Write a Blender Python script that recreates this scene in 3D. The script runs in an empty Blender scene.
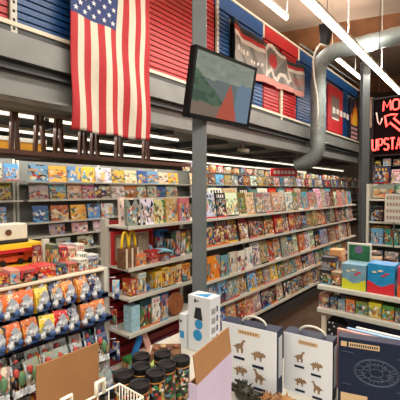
import bpy, bmesh, math, random
from mathutils import Vector, Matrix
random.seed(7)
SC = bpy.context.scene
COL = SC.collection
# ------------------------------------------------------------------ camera
H = 1.65; YAW = math.radians(39.8); PITCH = math.radians(1.6); FPX = 357.0
cam_d = bpy.data.cameras.new('camera'); cam = bpy.data.objects.new('camera', cam_d); COL.objects.link(cam)
cam.location = (0, 0, H); cam.rotation_euler = (math.radians(90) - PITCH, 0, YAW)
cam_d.sensor_width = 36; cam_d.lens = FPX / 400 * 36; cam_d.clip_start = .05
SC.camera = cam
w = bpy.data.worlds.new('world'); SC.world = w; w.use_nodes = True
w.node_tree.nodes['Background'].inputs[0].default_value = (1, .95, .88, 1)
w.node_tree.nodes['Background'].inputs[1].default_value = 0.35
SC.view_settings.view_transform = 'Standard'; SC.view_settings.look = 'None'
SC.view_settings.gamma = 1; SC.view_settings.exposure = -0.08
SC.view_settings.use_curve_mapping = False

def area(loc, sx, sy, power, col=(1, .95, .86), rot=(0, 0, 0)):
    d = bpy.data.lights.new('strip_or_fill_light', 'AREA'); d.shape = 'RECTANGLE'; d.size = sx; d.size_y = sy  # one name for the visible strips and the added fill lamps
    d.energy = power; d.color = col
    o = bpy.data.objects.new('strip_or_fill_light', d); COL.objects.link(o); o.location = loc; o.rotation_euler = rot
    return o
area((-2.33, 7.0, 4.5), .12, 11, 300)
area((-2.33, 7.0, 4.76), .12, 11, 430, rot=(math.pi, 0, 0))
area((-4.6, 10.0, 6.62), .12, 12, 120, rot=(math.pi, 0, 0))
area((-4.6, 10.0, 6.3), .12, 12, 200)
area((1.0, 4.0, 4.5), .15, 12, 300)  # downward light of the added, out-of-view tube line
area((1.0, 4.0, 4.76), .15, 12, 330, rot=(math.pi, 0, 0))  # upward light of that same added tube line
area((0.2, -1.6, 4.4), 6, .15, 200)  # added fill behind the camera, no fixture modelled there
area((-5.3, 8.0, 2.42), .10, 16, 170)
area((-4.3, 4.5, 2.42), .10, 8, 45)
area((-7.1, 8.0, 2.42), .10, 16, 110)
area((3.6, 4.0, 4.5), .15, 12, 200)  # added fill out of view to the right, without a fixture

# ------------------------------------------------------------------ pixel -> place
F0 = Vector((-math.sin(YAW), math.cos(YAW), 0)); R0 = Vector((math.cos(YAW), math.sin(YAW), 0)); U0 = Vector((0, 0, 1))
FP = F0 * math.cos(PITCH) - U0 * math.sin(PITCH); UP = U0 * math.cos(PITCH) + F0 * math.sin(PITCH)
CAM = Vector((0, 0, H))
def ray(px, py): return FP + R0 * ((px - 200) / FPX) + UP * ((200 - py) / FPX)
def onX(px, py, a): r = ray(px, py); return CAM + r * (-a / r.x)
def onY(px, py, b): r = ray(px, py); return CAM + r * (b / r.y)
def onZ(px, py, z): r = ray(px, py); return CAM + r * ((z - H) / r.z)
def atd(px, py, d): return CAM + ray(px, py) * d
def YX(px, a, py=190): return onX(px, py, a).y       # the Y where column px meets the plane X=-a
def XY(px, b, py=190): return onY(px, py, b).x

# ------------------------------------------------------------------ materials
def lin(c):
    return tuple(((v / 255) / 12.92 if v / 255 <= .04045 else ((v / 255 + .055) / 1.055) ** 2.4) for v in c[:3]) + (1,)
MATS = {}
def mat(name, c, rough=.5, metal=0, noise=0.0, nscale=8, emit=0, bump=0, spec=.5, emitcol=None):
    if name in MATS: return MATS[name]
    m = bpy.data.materials.new(name); m.use_nodes = True; n = m.node_tree; b = n.nodes['Principled BSDF']
    b.inputs['Roughness'].default_value = rough; b.inputs['Metallic'].default_value = metal
    b.inputs['Specular IOR Level'].default_value = spec
    lc = lin(c); b.inputs['Base Color'].default_value = lc
    tc = n.nodes.new('ShaderNodeTexCoord')
    nt = n.nodes.new('ShaderNodeTexNoise'); nt.inputs['Scale'].default_value = nscale; nt.inputs['Detail'].default_value = 4
    n.links.new(tc.outputs['Object'], nt.inputs['Vector'])
    if noise:
        mx = n.nodes.new('ShaderNodeMixRGB'); mx.blend_type = 'MULTIPLY'; mx.inputs[0].default_value = 1
        mx.inputs[1].default_value = lc
        rp = n.nodes.new('ShaderNodeMapRange'); rp.inputs[1].default_value = .3; rp.inputs[2].default_value = .7
        rp.inputs[3].default_value = 1 - noise; rp.inputs[4].default_value = 1 + noise * .4
        n.links.new(nt.outputs['Fac'], rp.inputs[0]); n.links.new(rp.outputs[0], mx.inputs[2])
        n.links.new(mx.outputs[0], b.inputs['Base Color'])
    if bump:
        bp = n.nodes.new('ShaderNodeBump'); bp.inputs['Strength'].default_value = bump; bp.inputs['Distance'].default_value = .01
        n.links.new(nt.outputs['Fac'], bp.inputs['Height']); n.links.new(bp.outputs[0], b.inputs['Normal'])
    if emit:
        b.inputs['Emission Color'].default_value = lin(emitcol or c); b.inputs['Emission Strength'].default_value = emit
    MATS[name] = m
    return m
M_beam = mat('painted_beam', (132, 133, 130), .45, .1, .14, 3)
M_beam2 = mat('dark_steel', (70, 72, 72), .5, .3, .15, 4)
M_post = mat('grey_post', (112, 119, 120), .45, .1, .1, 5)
M_white = mat('white_enamel', (202, 199, 186), .4, 0, .06, 6)
M_cream = mat('cream_trim', (226, 214, 190), .5, 0, .05, 6)
M_red = mat('red_slat', (184, 34, 38), .42, 0, .08, 3)
M_blue = mat('blue_slat', (18, 72, 128), .42, 0, .08, 3)
M_dred = mat('dark_red_slat', (150, 28, 32), .45, 0, .1, 3)
M_groove = mat('slat_groove', (22, 22, 26), .7)  # near-black puts the shade inside the slat grooves into the colour
M_gal = mat('galvanised_steel', (132, 140, 138), .5, .35, .15, 14)
M_wood = mat('glulam', (122, 78, 44), .6, 0, .3, 2.5)
M_dwood = mat('dark_timber', (84, 48, 32), .55, 0, .3, 9)
M_ceil = mat('ceiling_board', (222, 190, 166), .85, 0, .06, 1.2)
M_under = mat('mezzanine_deck', (92, 94, 92), .7, 0, .2, 2)
M_floor = mat('concrete_floor', (66, 50, 38), .25, 0, .3, 1.6)
M_wall = mat('shop_wall', (150, 140, 126), .8, 0, .08, 2)
M_black = mat('black_plastic', (10, 10, 12), .5, spec=.3)
M_navy = mat('navy_metal', (16, 32, 68), .4, 0, .1, 6)
M_tube = mat('lit_tube', (255, 246, 226), .5, emit=7); M_tube2 = mat('lit_thin_tube', (255, 246, 226), .5, emit=1.6)
M_card = mat('cardboard', (152, 108, 66), .8, 0, .08, 14)
M_lav = mat('lavender_card', (186, 172, 198), .6, 0, .05, 8)
M_paper = mat('page_edges', (214, 206, 190), .8)
M_neon = mat('red_neon', (255, 70, 60), .4, emit=3.2, emitcol=(255, 78, 70))

PAL = [('cream', (206, 194, 168)), ('red', (182, 36, 34)), ('navy', (30, 44, 84)), ('yellow', (226, 182, 52)), ('teal', (48, 124, 132)),
       ('black', (24, 24, 28)), ('orange', (208, 104, 36)), ('white', (232, 230, 222)), ('sky-blue', (96, 162, 204)), ('brown', (112, 72, 44)),
       ('green', (62, 120, 62)), ('grey', (140, 140, 138)), ('tan', (190, 150, 104)), ('pink', (206, 120, 128)), ('purple', (94, 66, 116)),
       ('blue', (36, 88, 160)), ('maroon', (104, 30, 34)), ('olive', (122, 116, 60))]
PD = dict(PAL)
def cover_mat(name, rough=.35, scale=2.6, thr=.5, band=True, mute=.0, white=False):
    if name in MATS: return MATS[name]
    m = bpy.data.materials.new(name); m.use_nodes = True; n = m.node_tree; L = n.links.new; b = n.nodes['Principled BSDF']
    b.inputs['Roughness'].default_value = rough
    tc = n.nodes.new('ShaderNodeTexCoord'); oi = n.nodes.new('ShaderNodeObjectInfo')
    def math_(op, a, bb):
        q = n.nodes.new('ShaderNodeMath'); q.operation = op
        for i, v in enumerate((a, bb)):
            if v is None: continue
            if isinstance(v, (int, float)): q.inputs[i].default_value = v
            else: L(v, q.inputs[i])
        return q.outputs[0]
    def pick(k):
        wn = n.nodes.new('ShaderNodeTexWhiteNoise'); wn.noise_dimensions = '1D'
        L(math_('ADD', math_('MULTIPLY', oi.outputs['Random'], 71.0), k), wn.inputs['W'])
        cr = n.nodes.new('ShaderNodeValToRGB'); cr.color_ramp.interpolation = 'CONSTANT'
        names = ['cream', 'black', 'tan', 'red', 'sky-blue', 'white', 'orange', 'brown', 'navy', 'yellow', 'teal', 'pink', 'grey', 'cream', 'green']
        el = cr.color_ramp.elements
        while len(el) < len(names): el.new(.5)
        for i, q in enumerate(names):
            el[i].position = i / len(names); el[i].color = lin(PD[q])
        L(wn.outputs['Value'], cr.inputs[0]); return cr.outputs[0]
    def mix(f, a, bb):
        q = n.nodes.new('ShaderNodeMixRGB'); L(f, q.inputs[0]) if not isinstance(f, float) else setattr(q.inputs[0], 'default_value', f)
        L(a, q.inputs[1]); L(bb, q.inputs[2]); return q.outputs[0]
    seed = math_('MULTIPLY', oi.outputs['Random'], 137.0)
    sep = n.nodes.new('ShaderNodeSeparateXYZ'); L(tc.outputs['Generated'], sep.inputs[0])
    nz = n.nodes.new('ShaderNodeTexNoise'); nz.noise_dimensions = '4D'; nz.inputs['Scale'].default_value = scale; nz.inputs['Detail'].default_value = 3
    L(tc.outputs['Generated'], nz.inputs['Vector']); L(seed, nz.inputs['W'])
    vo = n.nodes.new('ShaderNodeTexVoronoi'); vo.voronoi_dimensions = '4D'; vo.inputs['Scale'].default_value = scale * 1.3
    L(tc.outputs['Generated'], vo.inputs['Vector']); L(seed, vo.inputs['W'])
    c = mix(math_('GREATER_THAN', nz.outputs['Fac'], thr + .04), oi.outputs['Color'], pick(3.1))
    # small printed shapes of many colours
    v2 = n.nodes.new('ShaderNodeTexVoronoi'); v2.voronoi_dimensions = '4D'; v2.inputs['Scale'].default_value = scale * 2.4
    L(tc.outputs['Generated'], v2.inputs['Vector']); L(seed, v2.inputs['W'])
    sc_ = n.nodes.new('ShaderNodeSeparateColor'); L(v2.outputs['Color'], sc_.inputs[0])
    cr2 = n.nodes.new('ShaderNodeValToRGB'); cr2.color_ramp.interpolation = 'CONSTANT'; e2 = cr2.color_ramp.elements
    nm2 = ['black', 'cream', 'brown', 'tan', 'navy', 'white', 'red', 'teal', 'black', 'yellow', 'tan', 'grey', 'sky-blue', 'brown', 'orange', 'cream']
    while len(e2) < len(nm2): e2.new(.5)
    for k2, q2 in enumerate(nm2): e2[k2].position = k2 / len(nm2); e2[k2].color = lin(PD[q2])
    L(sc_.outputs[0], cr2.inputs[0])
    inner = math_('LESS_THAN', math_('ABSOLUTE', math_('SUBTRACT', sep.outputs['Z'], .42), 0), .33)
    c = mix(math_('MULTIPLY', math_('MULTIPLY', math_('GREATER_THAN', sc_.outputs[1], .38), inner), .78), c, cr2.outputs[0])
    c = mix(math_('LESS_THAN', vo.outputs['Distance'], .2), c, pick(9.7))
    if band:
        zz = sep.outputs['Z']
        top = math_('MULTIPLY', math_('GREATER_THAN', zz, .80), math_('LESS_THAN', zz, .93))
        letters = math_('GREATER_THAN', math_('SINE', math_('MULTIPLY', math_('ADD', sep.outputs['Y'], oi.outputs['Random']), 30.0), 0), -.25)
        lx = math_('MULTIPLY', math_('GREATER_THAN', sep.outputs['Y'], .12), math_('LESS_THAN', sep.outputs['Y'], .88))
        c = mix(math_('GREATER_THAN', zz, .76), c, oi.outputs['Color'])
        c = mix(math_('MULTIPLY', math_('MULTIPLY', top, letters), lx), c, pick(23.9))
        c = mix(math_('LESS_THAN', zz, .07), c, pick(31.0))
    L(c, b.inputs['Base Color'])
    MATS[name] = m
    return m
M_cover = cover_mat('printed_cover', .35, 3.4)
M_pic = cover_mat('picture_cover', .35, 1.9, .53, band=False)
M_toybox = cover_mat('printed_toy_box', .3, 2.0, .48)
M_pack = cover_mat('glossy_packet_print', .2, 3.0, .52, band=False)
M_spine = bpy.data.materials.new('spine_colour'); M_spine.use_nodes = True
_n = M_spine.node_tree; _o = _n.nodes.new('ShaderNodeObjectInfo'); _n.links.new(_o.outputs['Color'], _n.nodes['Principled BSDF'].inputs['Base Color'])
_n.nodes['Principled BSDF'].inputs['Roughness'].default_value = .4

# ------------------------------------------------------------------ mesh builder
class MB:
    def __init__(s): s.bm = bmesh.new(); s.mats = []
    def mi(s, m):
        if m not in s.mats: s.mats.append(m)
        return s.mats.index(m)
    def hexa(s, p, m, fm=None):
        """p: 8 points (bottom 4 ccw, top 4 ccw). fm: dict face->material ('bottom','top','s0'..'s3')"""
        v = [s.bm.verts.new(q) for q in p]
        fs = [('bottom', (3, 2, 1, 0)), ('top', (4, 5, 6, 7)), ('s0', (0, 1, 5, 4)), ('s1', (1, 2, 6, 5)), ('s2', (2, 3, 7, 6)), ('s3', (3, 0, 4, 7))]
        for k, f in fs:
            try: fc = s.bm.faces.new([v[i] for i in f])
            except ValueError: continue
            fc.material_index = s.mi((fm or {}).get(k, m))
    def box(s, x0, x1, y0, y1, z0, z1, m, fm=None):
        # s0 = -y, s1 = +x, s2 = +y, s3 = -x
        s.hexa([(x0, y0, z0), (x1, y0, z0), (x1, y1, z0), (x0, y1, z0), (x0, y0, z1), (x1, y0, z1), (x1, y1, z1), (x0, y1, z1)], m, fm)
    def lathe(s, prof, c, m, n=20, mats=None, M=None):
        rings = []
        for r, z in prof:
            ring = []
            for i in range(n):
                t = 2 * math.pi * i / n; q = Vector((r * math.cos(t), r * math.sin(t), z))
                if M: q = M @ q
                ring.append(s.bm.verts.new(q + Vector(c)))
            rings.append(ring)
        for k in range(len(rings) - 1):
            for i in range(n):
                j = (i + 1) % n
                f = s.bm.faces.new([rings[k][i], rings[k][j], rings[k + 1][j], rings[k + 1][i]])
                f.material_index = s.mi(mats[k] if mats else m); f.smooth = True
        for ring, flip in ((rings[0], True), (rings[-1], False)):
            f = s.bm.faces.new(ring[::-1] if flip else ring); f.material_index = s.mi(m)
    def tube(s, pts, r, m, n=8, closed=False):
        pts = [Vector(p) for p in pts]; N = len(pts); rs = r if isinstance(r, (list, tuple)) else [r] * N
        rings = []
        for i, p in enumerate(pts):
            a = pts[(i - 1) % N] if (i > 0 or closed) else p; bb = pts[(i + 1) % N] if (i < N - 1 or closed) else p
            d = (bb - a).normalized(); u = d.orthogonal().normalized() if i == 0 else (rings_u - d * rings_u.dot(d)).normalized()
            rings_u = u; v = d.cross(u)
            rings.append([s.bm.verts.new(p + (u * math.cos(2 * math.pi * k / n) + v * math.sin(2 * math.pi * k / n)) * rs[i]) for k in range(n)])
        for i in range(N if closed else N - 1):
            A, B = rings[i], rings[(i + 1) % N]
            for k in range(n):
                f = s.bm.faces.new([A[k], A[(k + 1) % n], B[(k + 1) % n], B[k]]); f.smooth = True; f.material_index = s.mi(m)
        if not closed:
            for q, fl in ((rings[0], True), (rings[-1], False)):
                f = s.bm.faces.new(q[::-1] if fl else q); f.material_index = s.mi(m)
    def blob(s, c, r, m, sc=(1, 1, 1), jit=0, sub=2):
        g = bmesh.ops.create_icosphere(s.bm, subdivisions=sub, radius=1)
        k = s.mi(m)
        for v in g['verts']:
            q = v.co.normalized() * (1 + (random.random() - .5) * jit)
            v.co = Vector((q.x * sc[0] * r, q.y * sc[1] * r, q.z * sc[2] * r)) + Vector(c)
        for f in {f for v in g['verts'] for f in v.link_faces}: f.material_index = k; f.smooth = True
    def poly(s, pts, thick, m, axis):
        """extrude the polygon pts (3D, planar) by the vector axis*thick"""
        ax = Vector(axis) * thick
        a = [s.bm.verts.new(Vector(p)) for p in pts]; b = [s.bm.verts.new(Vector(p) + ax) for p in pts]; k = s.mi(m)
        fa = s.bm.faces.new(a[::-1]); fb = s.bm.faces.new(b); fa.material_index = fb.material_index = k
        for i in range(len(a)):
            j = (i + 1) % len(a); f = s.bm.faces.new([a[i], a[j], b[j], b[i]]); f.material_index = k
    def build(s, name, parent=None, loc=(0, 0, 0), rotz=0, bevel=0):
        bmesh.ops.recalc_face_normals(s.bm, faces=s.bm.faces[:])
        me = bpy.data.meshes.new(name); s.bm.to_mesh(me); s.bm.free()
        for m in s.mats: me.materials.append(m)
        o = bpy.data.objects.new(name, me); COL.objects.link(o); o.location = loc; o.rotation_euler = (0, 0, rotz)
        if parent: o.parent = parent
        if bevel:
            md = o.modifiers.new('bevel', 'BEVEL'); md.width = bevel; md.segments = 2; md.limit_method = 'ANGLE'
        return o
def empty(name, loc=(0, 0, 0), rotz=0):
    o = bpy.data.objects.new(name, None); COL.objects.link(o); o.location = loc; o.rotation_euler = (0, 0, rotz); o.empty_display_size = .05
    return o
def tag(o, label=None, cat=None, group=None, kind=None):
    if label: o['label'] = label
    if cat: o['category'] = cat
    if group: o['group'] = group
    if kind: o['kind'] = kind
    return o
def copy_tree(o, parent=None):
    c = o.copy(); COL.objects.link(c); c.parent = parent
    for ch in o.children: copy_tree(ch, c)
    return c
def tree(o):
    yield o
    for c in o.children: yield from tree(c)
def paint(o, name):
    c = PD[name] if isinstance(name, str) else name
    for q in tree(o): q.color = lin(c)
ORD = ['first', 'second', 'third', 'fourth', 'fifth', 'sixth', 'seventh', 'eighth', 'ninth', 'tenth', 'eleventh', 'twelfth', 'thirteenth', 'fourteenth',
       'fifteenth', 'sixteenth', 'seventeenth', 'eighteenth', 'nineteenth'] + ['twenty' + s for s in ('-zeroth', '-first', '-second', '-third', '-fourth', '-fifth', '-sixth', '-seventh', '-eighth', '-ninth')]
def ordw(i):
    t = ['', '', 'twenty', 'thirty', 'forty', 'fifty', 'sixty', 'seventy']; te = ['', '', 'twentieth', 'thirtieth', 'fortieth', 'fiftieth', 'sixtieth', 'seventieth']
    if i < 20: return ORD[i - 1]
    return te[i // 10] if i % 10 == 0 else t[i // 10] + '-' + ORD[i % 10 - 1]

# ------------------------------------------------------------------ the room
def struct(name, mb): o = mb.build(name); o['kind'] = 'structure'; return o
X0, X1, Y0, Y1 = -9.6, 7.0, -4.0, 27.0
b = MB(); b.box(X0, X1, Y0, Y1, -.1, 0, M_floor); struct('floor', b)
def zc(x): return 8.2
b = MB(); b.hexa([(X0, Y0, zc(X0)), (X1, Y0, zc(X1)), (X1, Y1, zc(X1)), (X0, Y1, zc(X0)), (X0, Y0, zc(X0) + .1), (X1, Y0, zc(X1) + .1), (X1, Y1, zc(X1) + .1), (X0, Y1, zc(X0) + .1)], M_ceil); struct('ceiling', b)
b = MB(); b.box(X0 - .1, X0, Y0, Y1, 0, 8.6, M_wall); struct('wall_left', b)
b = MB(); b.box(X1, X1 + .1, Y0, Y1, 0, 8.6, M_wall); struct('wall_right', b)
b = MB(); b.box(X0, X1, Y1, Y1 + .1, 0, 8.6, M_wall); struct('wall_far', b)
b = MB(); b.box(X0, X1, Y0 - .1, Y0, 0, 8.6, M_wall); struct('wall_back', b)
# glulam beams under the roof
def glulam(pl, pr, dep, lab):
    """pl, pr: bottom edge end points, dep: depth of beam"""
    pl, pr = Vector(pl), Vector(pr); d = (pr - pl); s = d / d.x
    A = pl + s * (X0 - pl.x); B = pl + s * (X1 - pl.x)
    n = Vector((-d.y, d.x, 0)).normalized() * .22
    b = MB(); b.hexa([A, B, B + n, A + n, A + U0 * dep, B + U0 * dep, B + n + U0 * dep, A + n + U0 * dep], M_wood)
    o = b.build('glulam_beam'); tag(o, lab, 'beam', kind='structure'); return o
glulam(atd(300, 51, 13.5), atd(400, 38, 11.6), .82, 'nearer brown laminated roof beam behind the long light strip')
glulam(atd(330, 93, 21), atd(400, 92, 18.5), .85, 'farther brown laminated roof beam above the neon sign')

# mezzanine: deck, joists, two beams
AF = 3.9; YE = YX(357, AF); YS = -2.5
b = MB(); b.box(-9.5, -AF - .12, YS, YE, 2.66, 2.9, M_under)
for k in range(11):
    y = YS + .6 + k * 1.5; b.box(-9.5, -AF - .14, y, y + .08, 2.54, 2.66, M_beam2)
struct('mezzanine_deck', b)
b = MB(); b.box(-AF - .02, -AF + .10, YS, YE, 2.985, 3.25, M_beam); b.box(-AF - .12, -AF + .02, YS, YE, 2.90, 2.985, M_beam2)
b.box(-AF - .12, -AF + .03, YS, YE, 3.25, 3.34, M_beam2)
tag(struct('upper_beam', b), 'upper grey painted edge beam of the mezzanine')
b = MB(); b.box(-AF - .06, -AF + .02, YS, YE, 2.63, 2.90, M_beam); b.box(-AF - .12, -AF + .12, YS, YE, 2.60, 2.63, M_beam); b.box(-AF - .12, -AF + .10, YS, YE, 2.875, 2.90, M_beam2)
tag(struct('lower_beam', b), 'lower grey flanged beam of the mezzanine')
b = MB(); b.box(-AF - .02, -AF + .05, YS, YE, 3.34, 3.385, M_cream); struct('trim_1', b)
b = MB(); b.box(-AF - .06, -AF + .03, YS, YE, 5.19, 5.23, M_cream); struct('trim_2', b)
b = MB(); b.box(-AF - .22, -AF - .12, YS, YE, 3.34, 5.19, M_wall); struct('wall_mezzanine', b)
b = MB(); b.box(-9.4, -AF - .24, YE - .1, YE, 3.34, 5.19, M_wall); struct('wall_mezzanine_end', b)

# slatwall panels
def slats(p0, p1, z0, z1, m, lab, name='slatwall_panel', cat='wall panel', a=AF, pitch=.0762):
    y0, y1 = (YX(p0, a) if p0 is not None else YS), YX(p1, a)
    b = MB(); b.box(-a - .08, -a - .05, y0, y1, z0, z1, M_groove)
    z = z0
    while z < z1 - .02:
        b.box(-a - .05, -a - .005, y0, y1, z, min(z + pitch * .76, z1), m); z += pitch
    o = b.build(name); tag(o, lab, cat, 'slatwall panels on the mezzanine front'); return o
zb, zm, zt = 3.385, 4.90, 5.19
slats(None, 10.5, zb, zt, M_red, 'red slatwall panel at the far left edge beside white perforated post')
slats(18.5, 84, zb, zt, M_blue, 'blue slatwall panel between white perforated post and the flag')
slats(84.3, 214, zb, zt, M_red, 'wide red slatwall panel between the flag and the television')
slats(217.5, 229, zb, zm, M_blue, 'narrow blue slatwall panel just right of the grey column')
slats(234, 262.3, zb, zm, M_blue, 'blue slatwall panel under the near end of the grey banner')
slats(263.3, 278.6, zb, zm, M_red, 'first red slatwall panel below the grey banner')
slats(281, 295.5, zb, zm, M_red, 'second red slatwall panel below the grey banner')
slats(296.3, 326, zb, zm, M_blue, 'blue slatwall panel behind the vertical duct')
slats(341.5, 347, zb, zm, M_blue, 'narrow blue slatwall panel between red poster and flame poster')
def headband(p0, p1, m, lab):
    b = MB(); b.box(-AF - .08, -AF + .01, YX(p0, AF), YX(p1, AF), zm + .02, zt, m)
    tag(b.build('header_board', bevel=.008), lab, 'header board', 'painted header boards over the slatwall')
headband(214.5, 262, M_blue, 'long blue header board above the banner beside column')
headband(264, 297, M_red, 'red header board above the middle of the banner')
headband(298, 356, M_blue, 'far blue header board running behind the duct')
for p in (262.5, 297.3):
    b = MB(); b.box(-AF - .03, -AF + .02, YX(p - .6, AF), YX(p + .6, AF), zm, zt, M_cream)
    o = b.build('trim_3'); o['kind'] = 'structure'
# perforated uprights
def upright(p0, p1, z0, z1, lab, a=AF, m=M_white):
    y0, y1 = YX(p0, a), YX(p1, a); b = MB(); b.box(-a, -a + .04, y0, y1, z0, z1, m)
    z = z0 + .05; ym = (y0 + y1) / 2
    while z < z1:
        b.box(-a + .038, -a + .0415, ym - .012, ym + .012, z, z + .03, M_groove); z += .09
    tag(b.build('slotted_upright'), lab, 'upright')
upright(11.5, 18, 3.25, 5.19, 'white slotted steel upright between red and blue panels')
upright(215, 217, 3.25, 5.1, 'thin white slotted upright just right of the grey column')
upright(279, 280.6, 3.2, 4.4, 'cream slotted upright between the two red panels', m=M_cream)
b = MB(); b.box(-AF - .03, -AF + .05, YX(230.8, AF), YX(233.2, AF), 3.385, 4.78, M_black); tag(b.build('black_pole', bevel=.01), 'black upright pole at the near end of the banner', 'pole')

# ------------------------------------------------------------------ posters and banner
def col3(name, c, r=.5): return mat(name, c, r)
b = MB(); y0, y1 = YX(326.5, AF), YX(341, AF)
b.box(-AF - .05, -AF + .03, y0, y1, 3.42, 4.79, col3('poster_red', (190, 30, 34)))
f = MB(); f.box(-AF + .03, -AF + .034, y0 + .25, y1 - .35, 3.85, 4.5, col3('poster_grey', (120, 100, 96)))
for i in range(5):
    yy = y0 + .35 + i * .32; f.box(-AF + .034, -AF + .04, yy, yy + .22, 3.98 + .03 * (i % 2), 4.16, col3('poster_white', (230, 226, 220)))
f.box(-AF + .034, -AF + .04, y0 + .3, y1 - .4, 3.8, 3.85, MATS['poster_white'])
o = b.build('red_poster', bevel=.01); f.build('poster_print', o)
tag(o, 'large red poster with white lettering on the mezzanine, right of the duct', 'poster')
b = MB(); y0, y1 = YX(349, AF), YX(356.3, AF); b.box(-AF - .05, -AF + .03, y0, y1, 3.39, 4.79, col3('poster_dark', (34, 34, 60)))
f = MB(); W = y1 - y0
pts = [(.05, .36), (.0, .5), (.1, .62), (.25, .55), (.3, .75), (.45, .66), (.55, .92), (.68, .7), (.8, .8), (.95, .5), (.9, .36)]
f.poly([(-AF + .031, y0 + W * u, 3.36 + 1.49 * v) for u, v in pts], .006, col3('flame_orange', (232, 120, 26)), (1, 0, 0))
f.poly([(-AF + .038, y0 + W * (u * .6 + .2), 3.36 + 1.49 * (v * .75 + .08)) for u, v in pts], .006, col3('flame_yellow', (240, 196, 60)), (1, 0, 0))
for i in range(4):
    for j in range(3): f.box(-AF + .031, -AF + .04, y0 + W * (.08 + .22 * i), y0 + W * (.22 + .22 * i), 3.42 + j * .15 + .02 * (i % 2), 3.52 + j * .15, col3('poster_pink', (226, 170, 170)))
o = b.build('flame_poster', bevel=.01); f.build('poster_print', o); tag(o, 'tall narrow poster with yellow flames over pale lettering', 'poster')

# banner: drooping cloth hung from upper corners, with an outlined game-controller shape
def banner():
    a = AF - .08; ya, yb = YX(233.5, a), YX(303, a); nu, nv = 110, 42
    def P(u, v):
        y = ya + (yb - ya) * u
        zt_ = 4.88 - .12 * u ** 1.1 - .10 * math.sin(math.pi * ((u * 2.1) % 1)) ; zb_ = 3.86 + .14 * u
        z = zb_ + (zt_ - zb_) * v
        x = -a + .03 * math.sin(u * 19 + v * 3) + .015 * math.sin(u * 41)
        return Vector((x, y, z))
    m1 = col3('banner_grey', (150, 146, 140), .6); m2 = col3('banner_black', (34, 34, 36), .6); m3 = col3('banner_red', (186, 40, 40), .6); m4 = col3('banner_white', (226, 220, 212), .6); m5 = col3('banner_pink', (206, 140, 130), .6); m6 = col3('banner_mid', (112, 110, 106), .6)
    me = MB(); V = [[me.bm.verts.new(P(i / nu, j / nv)) for j in range(nv + 1)] for i in range(nu + 1)]
    out = [(.40, .86), (.45, .98), (.52, .90), (.60, .90), (.66, .96), (.72, .74), (.76, .40), (.70, .26), (.64, .40), (.60, .42), (.57, .24), (.50, .24), (.47, .40), (.41, .28), (.38, .20)]
    def inside(u, v, poly):
        r = False
        for k in range(len(poly)):
            (x1, y1), (x2, y2) = poly[k], poly[k - 1]
            if (y1 > v) != (y2 > v) and u < (x2 - x1) * (v - y1) / (y2 - y1) + x1: r = not r
        return r
    def dist(u, v, poly):
        best = 9
        for k in range(len(poly)):
            p = Vector((poly[k][0] * 3.2, poly[k][1])); q = Vector((poly[k - 1][0] * 3.2, poly[k - 1][1])); s = Vector((u * 3.2, v)); d = q - p
            t = max(0, min(1, (s - p).dot(d) / d.dot(d))); best = min(best, (p + d * t - s).length)
        return best
    for i in range(nu):
        for j in range(nv):
            u, v = (i + .5) / nu, (j + .5) / nv
            m = m1
            if v > .88: m = m2
            elif v > .79 and (u < .36 or u > .7): m = m3
            elif v > .68 and (u < .36 or u > .7): m = m4
            elif v < .16: m = m5
            elif math.sin(u * 40 + v * 9) > .45: m = m6
            if .03 < u < .17 and .42 < v - (u - .03) * .4 < .52 and (i % 5 > 1): m = m4
            if .2 < u < .34 and .36 < v < .44 and i % 4 > 1: m = m4
            if inside(u, v, out):
                m = m6 if math.sin(u * 30 - v * 8) > 0 else m1
                if ((u - .5) * 3.2) ** 2 + (v - .62) ** 2 < .03: m = m3
            if dist(u, v, out) < .045: m = m4
            if u > .8 and .3 < v < .55 and (i + j) % 3 == 0: m = m3
            f = me.bm.faces.new([V[i][j], V[i + 1][j], V[i + 1][j + 1], V[i][j + 1]]); f.material_index = me.mi(m); f.smooth = True
    o = me.build('hanging_banner'); s = o.modifiers.new('thick', 'SOLIDIFY'); s.thickness = .004
    tag(o, 'long grey, black and red banner with white controller outline, drooping on the mezzanine', 'banner')
banner()

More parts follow.
